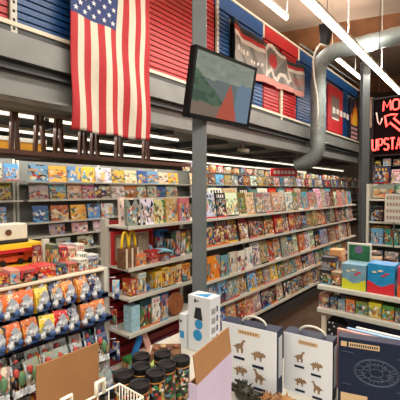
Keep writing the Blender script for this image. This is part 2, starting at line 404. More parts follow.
# flag
def flag():
    a = 3.72; ya, yb = YX(71.5, a), YX(151, a); z0a, z1 = 2.33, 4.6; nu, nv = 78, 60
    mr = mat('flag_red', (178, 38, 44), .75, 0, .08, 20, bump=.3); mw = mat('flag_white', (212, 203, 184), .75, 0, .06, 20, bump=.3); mb = mat('flag_blue', (44, 60, 112), .75, 0, .08, 20)
    me = MB()
    def P(u, v):
        z = z0a - .0 * u + (z1 - z0a) * v
        x = -a + .022 * math.sin(u * 17 + math.sin(v * 4) * 1.2) * (1.1 - .6 * v) + .012 * math.sin(v * 14 + u * 6)
        return Vector((x, ya + (yb - ya) * (u + .006 * math.sin(v * 9)), z + .008 * math.sin(u * 15) * (1 - v)))
    V = [[me.bm.verts.new(P(i / nu, j / nv)) for j in range(nv + 1)] for i in range(nu + 1)]
    for i in range(nu):
        for j in range(nv):
            u, v = (i + .5) / nu, (j + .5) / nv
            m = mr if int(u * 13) % 2 == 0 else mw
            if u < 7 / 13 and v > .575: m = mb
            f = me.bm.faces.new([V[i][j], V[i + 1][j], V[i + 1][j + 1], V[i][j + 1]]); f.material_index = me.mi(m); f.smooth = True
    o = me.build('american_flag'); s = o.modifiers.new('thick', 'SOLIDIFY'); s.thickness = .003
    st = MB(); ms = mat('flag_star', (238, 236, 228), .7)
    W, Ht = yb - ya, z1 - z0a
    for r in range(11):
        n = 5 if r % 2 == 0 else 4
        n = 5 if r % 2 == 0 else 4
        for k in range(n):
            u = (7 / 13) * ((k * 2 + (1 if r % 2 == 0 else 2)) / 10); v = .575 + .425 * (r + 1) / 12
            c = P(u, v) + Vector((.008, 0, 0)); pts = []
            for q in range(10):
                rr = .034 if q % 2 == 0 else .0135; t = math.pi / 2 + q * math.pi / 5
                pts.append((c.x, c.y + rr * math.cos(t), c.z + rr * math.sin(t)))
            st.poly(pts, .002, ms, (1, 0, 0))
    q = st.build('star_field', o); q['label'] = 'white stars'
    tag(o, 'American flag hung vertically from the mezzanine with stars at top left', 'flag')
flag()

# ------------------------------------------------------------------ columns
def column(px, d, wd, z1, lab, m=None):
    m = m or M_post
    p = atd(px, 190, d); b = MB(); b.box(-wd / 2, wd / 2, -wd / 2, wd / 2, 0, z1, m)
    o = b.build('steel_column', loc=(p.x, p.y, 0), rotz=YAW, bevel=.008)
    c = MB(); c.box(-wd * .9, wd * .9, -wd * .9, wd * .9, 0, .015, M_post); c.build('base_plate', o)
    tag(o, lab, 'column'); return p
pc = column(199.4, 2.95, .118, 7.9, 'grey square steel column carrying the television')
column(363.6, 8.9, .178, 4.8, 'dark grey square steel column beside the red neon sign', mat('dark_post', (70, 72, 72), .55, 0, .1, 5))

# television
def tv():
    tl, tr = atd(195.5, 46, 2.60), atd(257, 66.5, 3.11)
    c = (tl + tr) / 2; d = (tr - tl); ang = math.atan2(d.y, d.x); Wd = math.hypot(d.x, d.y); Hh = .52
    root = empty('television', c, ang); tilt = math.radians(11)
    # local: x along width, -y towards viewer, z up; hinge at top edge
    R = Matrix.Rotation(tilt, 4, 'X')
    def bx(name, x0, x1, y0, y1, z0, z1, m, bev=0):
        b = MB(); b.box(x0, x1, y0, y1, z0, z1, m); b.bm.transform(R); return b.build(name, root, bevel=bev)
    t = .024
    bx('screen_housing', -Wd / 2, Wd / 2, .008, .055, -Hh, 0, M_black, .004)
    for i, (x0, x1, z0, z1) in enumerate(((-Wd / 2, Wd / 2, -t, 0), (-Wd / 2, Wd / 2, -Hh, -Hh + t * 1.4), (-Wd / 2, -Wd / 2 + t, -Hh, 0), (Wd / 2 - t, Wd / 2, -Hh, 0))):
        bx('bezel', x0, x1, -.006, .010, z0, z1, M_black)
    m = bpy.data.materials.new('screen_picture'); m.use_nodes = True; n = m.node_tree; L = n.links.new; bs = n.nodes['Principled BSDF']
    bs.inputs['Roughness'].default_value = .18; bs.inputs['Base Color'].default_value = (.01, .01, .01, 1)
    tc = n.nodes.new('ShaderNodeTexCoord'); sp = n.nodes.new('ShaderNodeSeparateXYZ'); L(tc.outputs['Generated'], sp.inputs[0])
    def mt(op, a, bb):
        q = n.nodes.new('ShaderNodeMath'); q.operation = op
        for i, v in enumerate((a, bb)):
            if isinstance(v, (int, float)): q.inputs[i].default_value = v
            else: L(v, q.inputs[i])
        return q.outputs[0]
    def mx(f, a, c_):
        q = n.nodes.new('ShaderNodeMixRGB'); L(f, q.inputs[0])
        for i, v in ((1, a), (2, c_)):
            if isinstance(v, tuple): q.inputs[i].default_value = lin(v)
            else: L(v, q.inputs[i])
        return q.outputs[0]
    nz = n.nodes.new('ShaderNodeTexNoise'); nz.inputs['Scale'].default_value = 7; L(tc.outputs['Generated'], nz.inputs['Vector'])
    X, Z = sp.outputs['X'], mt('ADD', sp.outputs['Z'], mt('MULTIPLY', mt('SUBTRACT', nz.outputs['Fac'], .5), .16))
    sky = mx(nz.outputs['Fac'], (104, 120, 108), (176, 178, 164))
    hills = mx(mt('GREATER_THAN', nz.outputs['Fac'], .5), (70, 104, 74), (40, 74, 52))
    c1 = mx(mt('LESS_THAN', Z, .62), sky, (110, 120, 118))
    c1 = mx(mt('MULTIPLY', mt('LESS_THAN', mt('ADD', Z, mt('MULTIPLY', X, .9)), .74), .75), c1, hills)
    c1 = mx(mt('LESS_THAN', Z, .2), c1, (128, 112, 98))
    wdt = mt('MULTIPLY', mt('SUBTRACT', .62, Z), .30)
    road = mt('MULTIPLY', mt('LESS_THAN', mt('ABSOLUTE', mt('SUBTRACT', X, .60), 0), wdt), mt('LESS_THAN', Z, .64))
    c1 = mx(mt('MULTIPLY', mt('GREATER_THAN', X, .72), mt('LESS_THAN', Z, .66)), c1, (116, 138, 156))
    c1 = mx(mt('MULTIPLY', road, .85), c1, (196, 84, 62))
    L(c1, bs.inputs['Emission Color']); bs.inputs['Emission Strength'].default_value = .8
    bx('screen', -Wd / 2 + t, Wd / 2 - t, .0, .009, -Hh + t * 1.4, -t, m)
    bx('mounting_plate', -.14, .14, .055, .075, -.42, -.12, M_beam2)
    b = MB(); pw = root.matrix_world
    loc = Matrix.Rotation(-ang, 4, 'Z') @ (pc - c); b.tube([(0, .10, -.27), ((loc.x) * .6, loc.y * .7, -.27), (loc.x, loc.y, -.27)], .02, M_beam2)
    b.build('wall_arm', root)
    tag(root, 'flat television hung on the grey column, showing a red road and greenery', 'television')
tv()

# ------------------------------------------------------------------ ducts
def duct():
    ad = 3.5; pv = onX(318, 110, ad); r = .185
    z0, zH = onX(317.5, 158, ad).z, 5.02
    b = MB()
    z0 = min(z0, 2.36)
    bot = [Vector((pv.x - .56, pv.y, z0)), Vector((pv.x - .45, pv.y, z0)), Vector((pv.x - .34, pv.y, z0)), Vector((pv.x - .2, pv.y, z0 + .04)), Vector((pv.x - .07, pv.y, z0 + .15)), Vector((pv.x, pv.y, z0 + .34))]
    bot += [Vector((pv.x, pv.y, z0 + .34 + k * .12)) for k in range(1, int((zH - .45 - z0 - .34) / .12))]
    for k in range(1, 7):
        t = k / 6 * math.pi / 2; bot.append(Vector((pv.x + .45 * (1 - math.cos(t)), pv.y, zH - .45 + .45 * math.sin(t))))
    x = pv.x + .6; 
    while x < X1: bot.append(Vector((x, pv.y, zH))); x += .15
    rs = [r * .98 if i % 3 else r * 1.05 for i in range(len(bot))]
    b.tube(bot, rs, M_gal, 18)
    o = b.build('spiral_duct'); tag(o, 'round galvanised air duct, bent from the mezzanine edge to across the shop', 'duct')
    c = MB(); c.tube([(pv.x - .3, pv.y + .02, z0 + .45), (pv.x + .26, pv.y + .02, z0 + .45)], .03, M_gal); c.build('strap', o)
    # white flexible cable beside it
    p = [onX(q[0], q[1], 3.3) for q in ((327, 46), (320, 44), (315, 52), (313, 62), (314, 78), (317, 95), (318, 112), (317, 126))]
    c = MB(); c.tube(p, .022, M_white, 8); tag(c.build('white_cable'), 'thick white cable looping down in front of the duct', 'cable')
duct()

# ------------------------------------------------------------------ lights
def strip(x, y0, y1, z, n, lab, wd=.10, rods=True, group='fluorescent strip lights', top=None, gap=.04):
    root = empty('strip_light_fixture', (x, (y0 + y1) / 2, z)); yy = (y0 + y1) / 2; h = (y1 - y0) / 2
    b = MB(); b.box(-wd * .55, wd * .55, -h, h, wd * .45, wd * .45 + .05, M_white); b.build('housing', root, bevel=.01)
    step = (y1 - y0) / n
    for i in range(n):
        t = MB(); t.tube([(0, -h + i * step + gap, 0), (0, -h + (i + 1) * step - gap, 0)], wd / 2, M_tube if wd > .055 else M_tube2, 10); t.build('tube', root)
    if rods:
        for i in range(0, n + 1, 2):
            t = MB(); t.tube([(0, -h + i * step, wd * .45 + .05), (0, -h + i * step, (top or zc(x)) - z - .005)], .008, M_white, 6); t.build('suspension_rod', root)
    tag(root, lab, 'ceiling light', group)
strip(-2.33, 2.1, 14.0, 4.6, 9, 'long suspended line of bright tubes crossing in front of the duct', .11, gap=.07)
strip(-4.6, YX(236, 4.6), YX(286, 4.6), 6.44, 2, 'short bright strip light high above the banner', .12)
strip(-4.6, YX(331, 4.6), YX(363, 4.6), 6.44, 3, 'farther high strip light seen above the duct elbow', .12)
strip(1.0, -2, 10, 4.6, 8, 'unseen line of tubes added to light the foreground display table', .15)  # out-of-view fixture added for its light
strip(-5.35, -1.5, 16.5, 2.5, 14, 'tube line under the mezzanine above the wall of books', .04, False, gap=.01)
strip(-7.1, -1.5, 16.5, 2.5, 14, 'tube line deepest under the mezzanine', .045, False, gap=.01)
strip(-4.3, 1.0, 4.6, 2.52, 3, 'short tube line just behind the timber posts', .04, False)

# timber posts and rail under the mezzanine
def timber():
    a = 4.2; root = empty('timber_rack', (-a, YX(60, a), 2.055))
    y0, y1 = YX(-40, a) , YX(188, a); o = root.location
    b = MB(); b.box(-.05, .05, y0 - o.y, y1 - o.y, 0, .05, M_dwood); b.build('rail', root)
    for px, w_ in ((15, 5), (40, 7), (59, 5.5), (83, 4.6), (95, 4.6), (119, 4.2), (146, 3.8)):
        yc = YX(px, a) - o.y; hw = (YX(px + w_ / 2 + .6, a) - YX(px - w_ / 2, a)) / 2
        for s in (-1, 1):
            b = MB(); t = .017
            b.hexa([(-.03, yc + s * hw * 1.15 - t, .05), (.03, yc + s * hw * 1.15 - t, .05), (.03, yc + s * hw * 1.15 + t, .05), (-.03, yc + s * hw * 1.15 + t, .05),
                    (-.03, yc + s * hw * .6 - t, .475), (.03, yc + s * hw * .6 - t, .475), (.03, yc + s * hw * .6 + t, .475), (-.03, yc + s * hw * .6 + t, .475)], M_dwood)
            b.build('post', root)
        b = MB(); b.box(-.02, .02, yc - hw * .7, yc + hw * .7, .36, .40, M_dwood); b.build('cross_piece', root)
    tag(root, 'dark brown timber rail with pairs of leaning posts under the mezzanine', 'rack')
    a2 = 4.35; b = MB(); y0, y1 = YX(-30, a2), YX(47, a2)
    b.box(-a2 - .16, -a2, y0, y1, 2.08, 2.27, mat('amber_sign', (222, 160, 44), .5, 0, .1, 5))
    o = b.build('long_yellow_box', bevel=.01)
    c = MB(); c.box(-a2, -a2 + .006, YX(9, a2), YX(20, a2), 2.09, 2.24, M_white); c.box(-a2, -a2 + .006, y0, y1, 2.22, 2.27, M_white); c.build('white_label', o)
    s = MB(); s.box(-a2 - .25, -a2 + .02, y0, y1, 2.04, 2.078, M_dwood); tag(s.build('timber_shelf'), 'dark timber shelf board holding the long yellow box', 'shelf')
    tag(o, 'long amber yellow box with white band on the timber shelf', 'box')
timber()
# security camera
p = onX(243, 141, 4.1); root = empty('security_camera', (p.x, p.y, 2.66))
b = MB(); b.tube([(0, 0, 0), (0, 0, -.16)], .02, M_white); b.build('bracket', root)
b = MB(); b.tube([(-.09, -.07, -.15), (.1, .08, -.2)], .045, M_white, 12); b.build('camera_body', root)
b = MB(); b.tube([(.1, .08, -.2), (.112, .09, -.203)], .035, M_black, 12); b.build('lens', root)
tag(root, 'small white security camera under the mezzanine beside the television', 'camera')
# hanging black speaker
p = atd(327, 32, 10.2); root = empty('hanging_speaker', p)
b = MB(); b.hexa([(-.16, -.12, -.3), (.02, -.12, -.42), (.02, .12, -.42), (-.16, .12, -.3), (-.2, -.14, .22), (.16, -.14, .22), (.16, .14, .22), (-.2, .14, .22)], M_black); b.build('cabinet', root, bevel=.02)
b = MB(); b.tube([(0, 0, .22), (0, 0, zc(p.x) - p.z)], .01, M_black); b.build('cable', root)
tag(root, 'black tapered speaker hanging by the roof beam near the duct', 'speaker')
# sprinkler pipe
b = MB(); b.tube([onX(300, 44, 3.8), onX(370, 92, 3.8)], .02, M_gal); 
tag(b.build('thin_pipe'), 'thin metal pipe running above the mezzanine header boards', 'pipe')

# ------------------------------------------------------------------ neon sign
def neon():
    bY = 7.0; x0 = XY(371, bY); zb_, zt_ = onY(385, 156, bY).z, onY(385, 97, bY).z
    root = empty('neon_sign', (x0, bY, zb_)); Wd = 1.75; Hh = zt_ - zb_
    b = MB(); b.box(0, Wd, 0, .08, 0, Hh, mat('sign_black', (8, 6, 6), .7, spec=.05)); b.build('backboard', root, bevel=.01)
    f = MB(); 
    for q in ((0, Wd, -.02, 0, 0, .03), (0, Wd, -.02, 0, Hh - .03, Hh), (0, .03, -.02, 0, 0, Hh), (Wd - .03, Wd, -.02, 0, 0, Hh)): f.box(*q, M_black)
    f.build('frame', root)
    G = {'U': [[(0, 1), (0, .25), (.15, 0), (.45, 0), (.6, .25), (.6, 1)]], 'P': [[(0, 0), (0, 1), (.45, 1), (.6, .85), (.6, .6), (.45, .45), (0, .45)]],
         'S': [[(.6, .88), (.45, 1), (.15, 1), (0, .85), (0, .65), (.15, .53), (.45, .47), (.6, .35), (.6, .15), (.45, 0), (.15, 0), (0, .12)]],
         'T': [[(0, 1), (.6, 1)], [(.3, 1), (.3, 0)]], 'A': [[(0, 0), (.3, 1), (.6, 0)], [(.12, .38), (.48, .38)]], 'I': [[(.1, 0), (.1, 1)]],
         'R': [[(0, 0), (0, 1), (.45, 1), (.6, .85), (.6, .62), (.45, .48), (0, .48)], [(.3, .48), (.6, 0)]],
         'M': [[(0, 0), (.08, 1), (.35, .35), (.62, 1), (.7, 0)]], 'O': [[(.15, 0), (.45, 0), (.6, .2), (.6, .8), (.45, 1), (.15, 1), (0, .8), (0, .2), (.15, 0)]],
         'E': [[(.6, 1), (0, 1), (0, 0), (.6, 0)], [(0, .52), (.48, .52)]]}
    def word(s, x, z, h, ww, adv):
        for ch in s:
            b = MB()
            for st in G[ch]: b.tube([(x + u * ww, -.05, z + v * h) for u, v in st], .015, M_neon, 8)
            b.build('letter', root)['label'] = 'red neon letter ' + ch; x += adv * (.5 if ch == 'I' else 1)
    sx = (XY(400, bY) - x0) / 29.0; sz = Hh / 59.0
    word('UPSTAIRS', 1.5 * sx, 6 * sz, 11 * sz, 7.2 * sx, 6.0 * sx); word('MORE', 12 * sx, 47 * sz - .04, 9.5 * sz, 11 * sx, 9.2 * sx)
    b = MB(); A = [(14, 41), (20, 42), (26, 41.5), (22.5, 38), (33, 28), (29.5, 24.5), (19, 34), (15.5, 30.5)]
    b.tube([(u * sx, -.05, v * sz - .03) for u, v in A], .017, M_neon, 8, closed=True); b.build('arrow', root)
    b = MB(); b.tube([(5 * sx, -.03, 44 * sz), (7 * sx, -.05, 34 * sz), (9 * sx, -.05, 31 * sz), (11 * sx, -.03, 38 * sz)], .012, M_white, 6); b.build('cord', root)
    for x in (.1, Wd - .1):
        b = MB(); b.tube([(x, .04, Hh), (x, .04, 7.8 - zb_)], .006, M_beam2, 6); b.build('hanging_wire', root)
    tag(root, 'black sign with red neon words and arrow, hanging beside the far column', 'neon sign')
    d = bpy.data.lights.new('neon_glow', 'POINT'); d.energy = 32; d.color = (1, .12, .1); d.shadow_soft_size = .5
    o = bpy.data.objects.new('neon_glow', d); COL.objects.link(o); o.location = (x0 + .5, bY - .45, zb_ + .5)
neon()

# ------------------------------------------------------------------ goods
def goods_proto(name, wd, ht, th, m, bev=0, lean=0):
    """stands on z=0, front face towards +X, centred on y, back at x=-th"""
    b = MB(); k = ht * math.sin(lean)
    p = [(-th, -wd / 2, 0), (0, -wd / 2, 0), (0, wd / 2, 0), (-th, wd / 2, 0), (-th - k, -wd / 2, ht), (-k, -wd / 2, ht), (-k, wd / 2, ht), (-th - k, wd / 2, ht)]
    b.hexa(p, M_spine, {'s1': m, 'top': M_paper if th < .05 else m, 's0': M_spine if th < .05 else m})
    o = b.build(name, bevel=bev); COL.objects.unlink(o); return o
P_book = [goods_proto('comic_book', .165 + .014 * i, .262 + .012 * (i % 3), .018 + .006 * (i % 2), M_cover, 0, math.radians(9)) for i in range(4)]
P_pict = [goods_proto('picture_book', .25 + .035 * i, .262 - .015 * (i % 2), .02, M_pic, 0, math.radians(8)) for i in range(3)]
P_box = [goods_proto('boxed_toy', .14 + .03 * i, .16 + .03 * (i % 3), .09, M_toybox, .003, 0) for i in range(4)]
P_fig = [goods_proto('blister_pack', .12 + .01 * i, .19 + .015 * i, .03, M_pack, 0, math.radians(4)) for i in range(3)]
def put(proto, name, x, y, z, colname, label, cat, group, s=1.0, rotz=0, sz=None):
    o = proto.copy(); o.name = name; COL.objects.link(o); o.location = (x, y, z + .001); o.rotation_euler = (0, 0, rotz)
    o.scale = (1, s, sz or s); o.color = lin(tuple(min(255, v * random.uniform(.85, 1.1)) for v in PD[colname])); tag(o, label, cat, group); return o
def row(protos, kind, cat, y0, y1, x, z, pal, where, group, pitch=0, maxh=None, gap=(.004, .02), jx=.02, along='Y', sc=(.92, 1.04), end='near end'):
    y = y0; i = 0; last = None
    while True:
        pr = random.choice(protos); s = random.uniform(*sc); wd = pr.dimensions_y * s
        if y + wd > y1: break
        c = random.choice(pal)
        if c == last: c = random.choice(pal)
        last = c; i += 1
        lab = f'{c} {kind} {where}, {ordw(i)} from the {end}'
        h = pr.dimensions_z
        szz = min(s, (maxh / h) if maxh else s)
        if along == 'Y': put(pr, kind.replace(' ', '_'), x - random.uniform(0, jx), y + wd / 2, z, c, lab, cat, group, s, random.uniform(-.04, .04), szz)
        else: put(pr, kind.replace(' ', '_'), y + wd / 2, x + random.uniform(0, jx), z, c, lab, cat, group, s, -math.pi / 2 + random.uniform(-.05, .05), szz)
        y += wd + random.uniform(*gap) + pitch
class PP:  # a proto with its size beside it
    def __init__(s, o):
        s.o = o; co = [v.co for v in o.data.vertices]; s.dimensions_y = max(c.y for c in co) - min(c.y for c in co); s.dimensions_z = max(c.z for c in co)
    def copy(s): return s.o.copy()
P_book, P_pict, P_box, P_fig = ([PP(o) for o in q] for q in (P_book, P_pict, P_box, P_fig))
ALL = ['cream', 'red', 'navy', 'yellow', 'teal', 'black', 'orange', 'white', 'sky-blue', 'brown', 'green', 'grey', 'tan', 'blue', 'maroon', 'tan', 'cream', 'white', 'grey', 'brown']

# shelf units facing +X
def unit(name, x_lip, y0, y1, depth, zs, back_m, lab, top, shelf_m=M_white, lip=.022, cat='shelving unit', bays=1.2, base=True, slat_back=False):
    root = empty(name, (x_lip - depth / 2, (y0 + y1) / 2, 0)); o = root.location
    b = MB(); xb = x_lip - depth - .02
    b.box(xb - .03 - o.x, xb - o.x, y0 - o.y, y1 - o.y, .0, top, M_groove if slat_back else back_m)
    if slat_back:
        z = .05
        while z < top - .05: b.box(xb - o.x, xb + .014 - o.x, y0 - o.y + .01, y1 - o.y, z, z + .058, back_m); z += .0762
    b.build('back_panel', root)
    n = max(1, round((y1 - y0) / bays)); st = (y1 - y0) / n
    for i in range(n + 1):
        b = MB(); yy = y0 + i * st - o.y; b.box(xb - o.x - .035, xb + .03 - o.x, yy - .018, yy + .018, 0, top, M_white); b.build('upright', root)
    if base:
        b = MB(); b.box(xb - o.x, x_lip - .03 - o.x, y0 - o.y, y1 - o.y, 0, .12, mat('kick_plate', (52, 48, 44), .6)); b.build('base', root)
    for z in zs:
        for i in range(n):
            a0, a1 = y0 + i * st + .002, y0 + (i + 1) * st - .002
            b = MB(); b.box(xb + .02 - o.x, x_lip - o.x, a0 - o.y, a1 - o.y, z - .018, z, shelf_m); b.box(x_lip - .012 - o.x, x_lip + .003 - o.x, a0 - o.y, a1 - o.y, z - lip, z + .004, M_white if shelf_m == M_white else shelf_m)
            b.build('shelf', root)
    tag(root, lab, cat); return root
# main gondola: far (comics) section and near (toy) section
A = 2.13; GY0 = 1.71; GYm = 2.62; GY1 = 7.35
ZS2 = (.21, .49, .76, 1.09, 1.37)
unit('gondola_shelving', -A, GYm, GY1, .30, ZS2, mat('gondola_back', (110, 104, 96), .6), 'long white-lipped shelving unit of comics running away behind the grey column', 1.5)
M_kback = mat('red_back', (142, 22, 28), .42, 0, .1, 3)
unit('gondola_shelving', -A, GY0, GYm - .04, .27, (.21, .54, .82, 1.05, 1.37), M_kback, 'shelving unit with red slatted back holding toys, left of the grey column', 1.42, slat_back=True)
names = ['lowest', 'second lowest', 'middle', 'second highest', 'highest']
for k, z in enumerate(ZS2):
    mh = (ZS2[k + 1] - z - .028) if k < 4 else .25
    where = f'on the {names[k]} comic shelf'
    pal = [['teal', 'blue', 'brown', 'green', 'cream', 'navy', 'tan', 'black'], ['brown', 'yellow', 'sky-blue', 'tan', 'teal', 'grey', 'black', 'green'], ['tan', 'sky-blue', 'brown', 'grey', 'white', 'navy', 'orange', 'black'],
           ['red', 'grey', 'orange', 'brown', 'tan', 'cream', 'navy', 'maroon'], ['tan', 'grey', 'sky-blue', 'cream', 'olive', 'black', 'pink', 'white']][k]
    row(P_book, 'comic book', 'comic book', GYm + .04 if k != 2 else YX(255, A), GY1 - .02, -A - .015, z, pal, where, f'comics on the {names[k]} shelf of the long unit', 0, mh, jx=.03, end='column end')
# second tier behind
for k, z in ((3, 1.09), (4, 1.37)):
    row(P_book, 'comic book', 'comic book', GYm + .3, GY1 - .1, -A - .15, z, ALL, f'in back row, {names[k]} shelf', f'back row comics, {names[k]} shelf', .03, .25 if k == 3 else .30, jx=.01, end='column end', sc=(1.1, 1.25))

# wall of books under the mezzanine
A2 = 5.3; WY0, WY1 = YX(27.5, A2), 19.6
M_wback = mat('wall_rack_back', (128, 128, 124), .6)
unit('book_wall', -A2, WY0, WY1, .32, (.45, .68, .94, 1.16, 1.5, 1.78), M_wback, 'long wall of picture-book shelves beneath the mezzanine lights', 2.1, bays=1.45)
unit('book_wall', -A2, .6, WY0 - .06, .32, (.68, .94, 1.16, 1.5, 1.78), M_wback, 'short shelving unit at the left edge under the yellow box', 2.12, bays=1.3)
wn = {1.78: 'top', 1.5: 'second', 1.16: 'third', .94: 'fourth', .68: 'fifth'}
KP = ['yellow', 'sky-blue', 'orange', 'white', 'pink', 'cream', 'yellow', 'white', 'blue', 'white', 'cream', 'sky-blue']
for z in (1.78, 1.5):
    row(P_pict, 'picture book', 'book', WY0 + .05, 5.9, -A2 - .03, z, KP, f'on the {wn[z]} shelf under the timber rail', f'picture books on the {wn[z]} shelf', .008, .265, end='near end')
    row(P_pict, 'hardback book', 'book', 6.1, WY1 - .1, -A2 - .03, z, ALL, f'on {wn[z]} shelf, far book wall', f'far hardbacks on the {wn[z]} shelf', .03, .262, end='column end')
row(P_pict, 'storage box', 'box', 6.1, WY1 - .2, -A2 - .08, 2.11, ['grey', 'black', 'cream', 'tan', 'navy', 'brown'], 'on top of the far book wall', 'boxes on top of the book wall', .1, .2, end='column end') if False else None
for z in (1.16, .94, .68):
    row(P_pict, 'picture book', 'book', WY0 + (.35 if z == .94 else .1), 4.2, -A2 - .03, z, KP if z > 1 else ['white', 'cream', 'orange', 'grey'], f'on the {wn[z]} shelf under the timber rail', f'picture books on the {wn[z]} shelf', .03 if z > 1 else .12, .2 if z < 1 else .25)
for z in (1.78, 1.5, 1.16):
    row(P_book, 'activity book', 'book', .9, WY0 - .08, -A2 - .03, z, ['white', 'cream', 'sky-blue', 'yellow', 'grey'], f'on the {wn[z]} shelf at the left edge', f'books on the {wn[z]} shelf at left edge', .02, .25)
# boxes on top of the far book wall
row(P_box, 'storage box', 'box', 6.0, WY1 - .2, -A2 - .12, 2.08, ['grey', 'black', 'cream', 'tan', 'navy', 'brown', 'red'], 'on top of the far book wall', 'boxes on top of the book wall', .12, .2, end='column end')

# ------------------------------------------------------------------ toy boxes on the near section
def tbox(name, px0, px1, z, h, a, c, lab, cat='box', depth=.1, m=None, s0=None):
    y0, y1 = YX(px0, a), YX(px1, a); b = MB(); m = m or M_toybox
    b.box(-depth, 0, -(y1 - y0) / 2, (y1 - y0) / 2, 0, h, m, {'bottom': M_spine, 's3': M_spine})
    o = b.build(name, loc=(-a, (y0 + y1) / 2, z + .001), bevel=.002); paint(o, c); tag(o, lab, cat); return o
for p0, p1, h, c, l in ((207.5, 220, .235, (226, 132, 36), 'large orange book beside the grey column'), (221, 229, .215, (104, 150, 160), 'teal grey book next to the large orange book'), (230, 237, .23, (206, 196, 184), 'cream book third from the column'),
        (238, 245, .22, (222, 218, 208), 'first of two white books'), (246, 253.5, .235, (228, 224, 216), 'second of two white books')):
    tbox('large_book', p0, p1, .76, h, A + .016, c, l + ' on the middle comic shelf', cat='book', depth=.03, m=M_pic)
# z .54 shelf
tbox('boxed_toy', 131, 139.5, .54, .20, A + .03, (168, 206, 218), 'pale blue patterned box at the near end of the low toy shelf', m=mat('pale_blue_card', (164, 204, 218), .5, 0, .25, 30))
tbox('boxed_toy', 140, 151, .54, .235, A + .03, (40, 64, 54), 'dark green and black box beside the pale blue box')
tbox('boxed_toy', 152, 160, .54, .22, A + .03, 'white', 'white printed box in the middle of the low toy shelf')
tbox('boxed_toy', 161, 168, .54, .235, A + .03, (60, 110, 160), 'tall blue and brown box beside the round plaque')
# round wooden plaque
b = MB(); b.lathe([(0.098, 0), (.10, .006), (.10, .02), (.09, .026)], (0, 0, 0), mat('plaque_wood', (150, 88, 50), .5, 0, .3, 18), 28, M=Matrix.Rotation(math.radians(82), 4, 'Y'))
tag(b.build('round_plaque', loc=(-A - .06, YX(179, A), .645)), 'round brown wooden plaque at the end of low toy shelf', 'plaque')
# z .82 shelf
tbox('boxed_toy', 130, 137, .82, .135, A + .04, (168, 60, 44), 'small red and orange box at the near end of middle toy shelf')
tbox('boxed_toy', 138, 146, .82, .17, A + .03, (214, 210, 180), 'cream and green boxed toy on the middle toy shelf')
b = MB(); b.blob((0, 0, .035), .035, mat('ball_blue', (52, 96, 170), .35, 0, .5, 40), sub=3); tag(b.build('toy_ball', loc=(-A - .06, YX(150.5, A), .8215)), 'small blue speckled ball between the boxes on middle toy shelf', 'ball')
for i, (p0, p1, h, c, l) in enumerate(((155, 162, .15, (228, 180, 60), 'yellow box next to the blue ball'), (162.5, 169, .17, (232, 188, 76), 'second yellow box right of the blue ball'),
                                    (169.5, 176, .16, (226, 172, 70), 'third yellow box right of the blue ball'), (176.5, 182, .17, (222, 190, 130), 'pale yellow box near the column'), (182.5, 190, .16, (226, 140, 44), 'orange yellow box against the grey column'))):
    tbox('boxed_toy', p0, p1, .82, h, A + .03, c, l + ' on the middle toy shelf')
# z 1.05 shelf: yellow-handled carry pack, plane boxes, dolls
def yellow_pack():
    root = empty('carry_pack', (-A - .07, YX(134, A), 1.051), .1); my = mat('yellow_handle', (240, 196, 40), .35)
    b = MB(); w2 = .075
    b.box(-.05, .04, -w2, w2, 0, .15, mat('pack_body', (126, 88, 62), .4, 0, .5, 30)); b.build('body', root, bevel=.006)
    for s in (-1, 0, 1):
        q = MB(); q.box(.04, .046, s * .06 - .006, s * .06 + .006, 0, .15, M_cream); q.build('strip', root)
    for s in (-.037, .037):
        q = MB(); q.tube([(.0, s + .036 * math.cos(t), .15 + .125 * math.sin(t)) for t in [math.pi * k / 12 for k in range(13)]], .011, my, 8); q.build('arch_handle', root)
    tag(root, 'brown carry pack with tall yellow arched handles on the toy shelf', 'toy')
yellow_pack()
o = tbox('boxed_toy', 137, 146, 1.05, .095, A + .01, (216, 120, 70), 'orange printed box in front, right of the yellow-handled pack')
def display_case():
    a = A + .2; y0, y1 = YX(113, a), YX(153, a); root = empty('display_case', (-a, (y0 + y1) / 2, 1.051)); h = .265; w2 = (y1 - y0) / 2; mr = mat('case_red', (186, 36, 42), .4)
    b = MB(); b.box(-.05, -.04, -w2, w2, 0, h, M_cream); b.build('back_card', root)
    for q in ((-w2, w2, h - .022, h), (-w2, w2, 0, .02), (-w2, -w2 + .015, .02, h - .022), (w2 - .015, w2, .02, h - .022)):
        b = MB(); b.box(-.04, 0, *q, mr); b.build('frame_side', root)
    for k in range(3):
        y = -w2 + .05 + k * (2 * w2 - .1) / 3
        b = MB(); b.box(-.035, -.012, y, y + .09, .03, h - .05, mat('case_figure', (218, 206, 180), .5, 0, .2, 25)); b.build('inner_card', root, bevel=.004)
    tag(root, 'wide cream display case with dark red frame behind the carry pack', 'display case')
display_case()
for i, (p0, p1, h, zz, c, l) in enumerate(((150, 160, .05, 1.05, (176, 34, 38), 'lower red model kit box right of the orange box'), (151, 161, .05, 1.10, (196, 50, 50), 'upper red model kit box stacked on another'),
                                        (161.5, 170, .06, 1.05, (150, 60, 50), 'dark red model kit box with plane right of the stack'),)):
    tbox('model_kit_box', p0, p1, zz, h, A + .02, c, l)
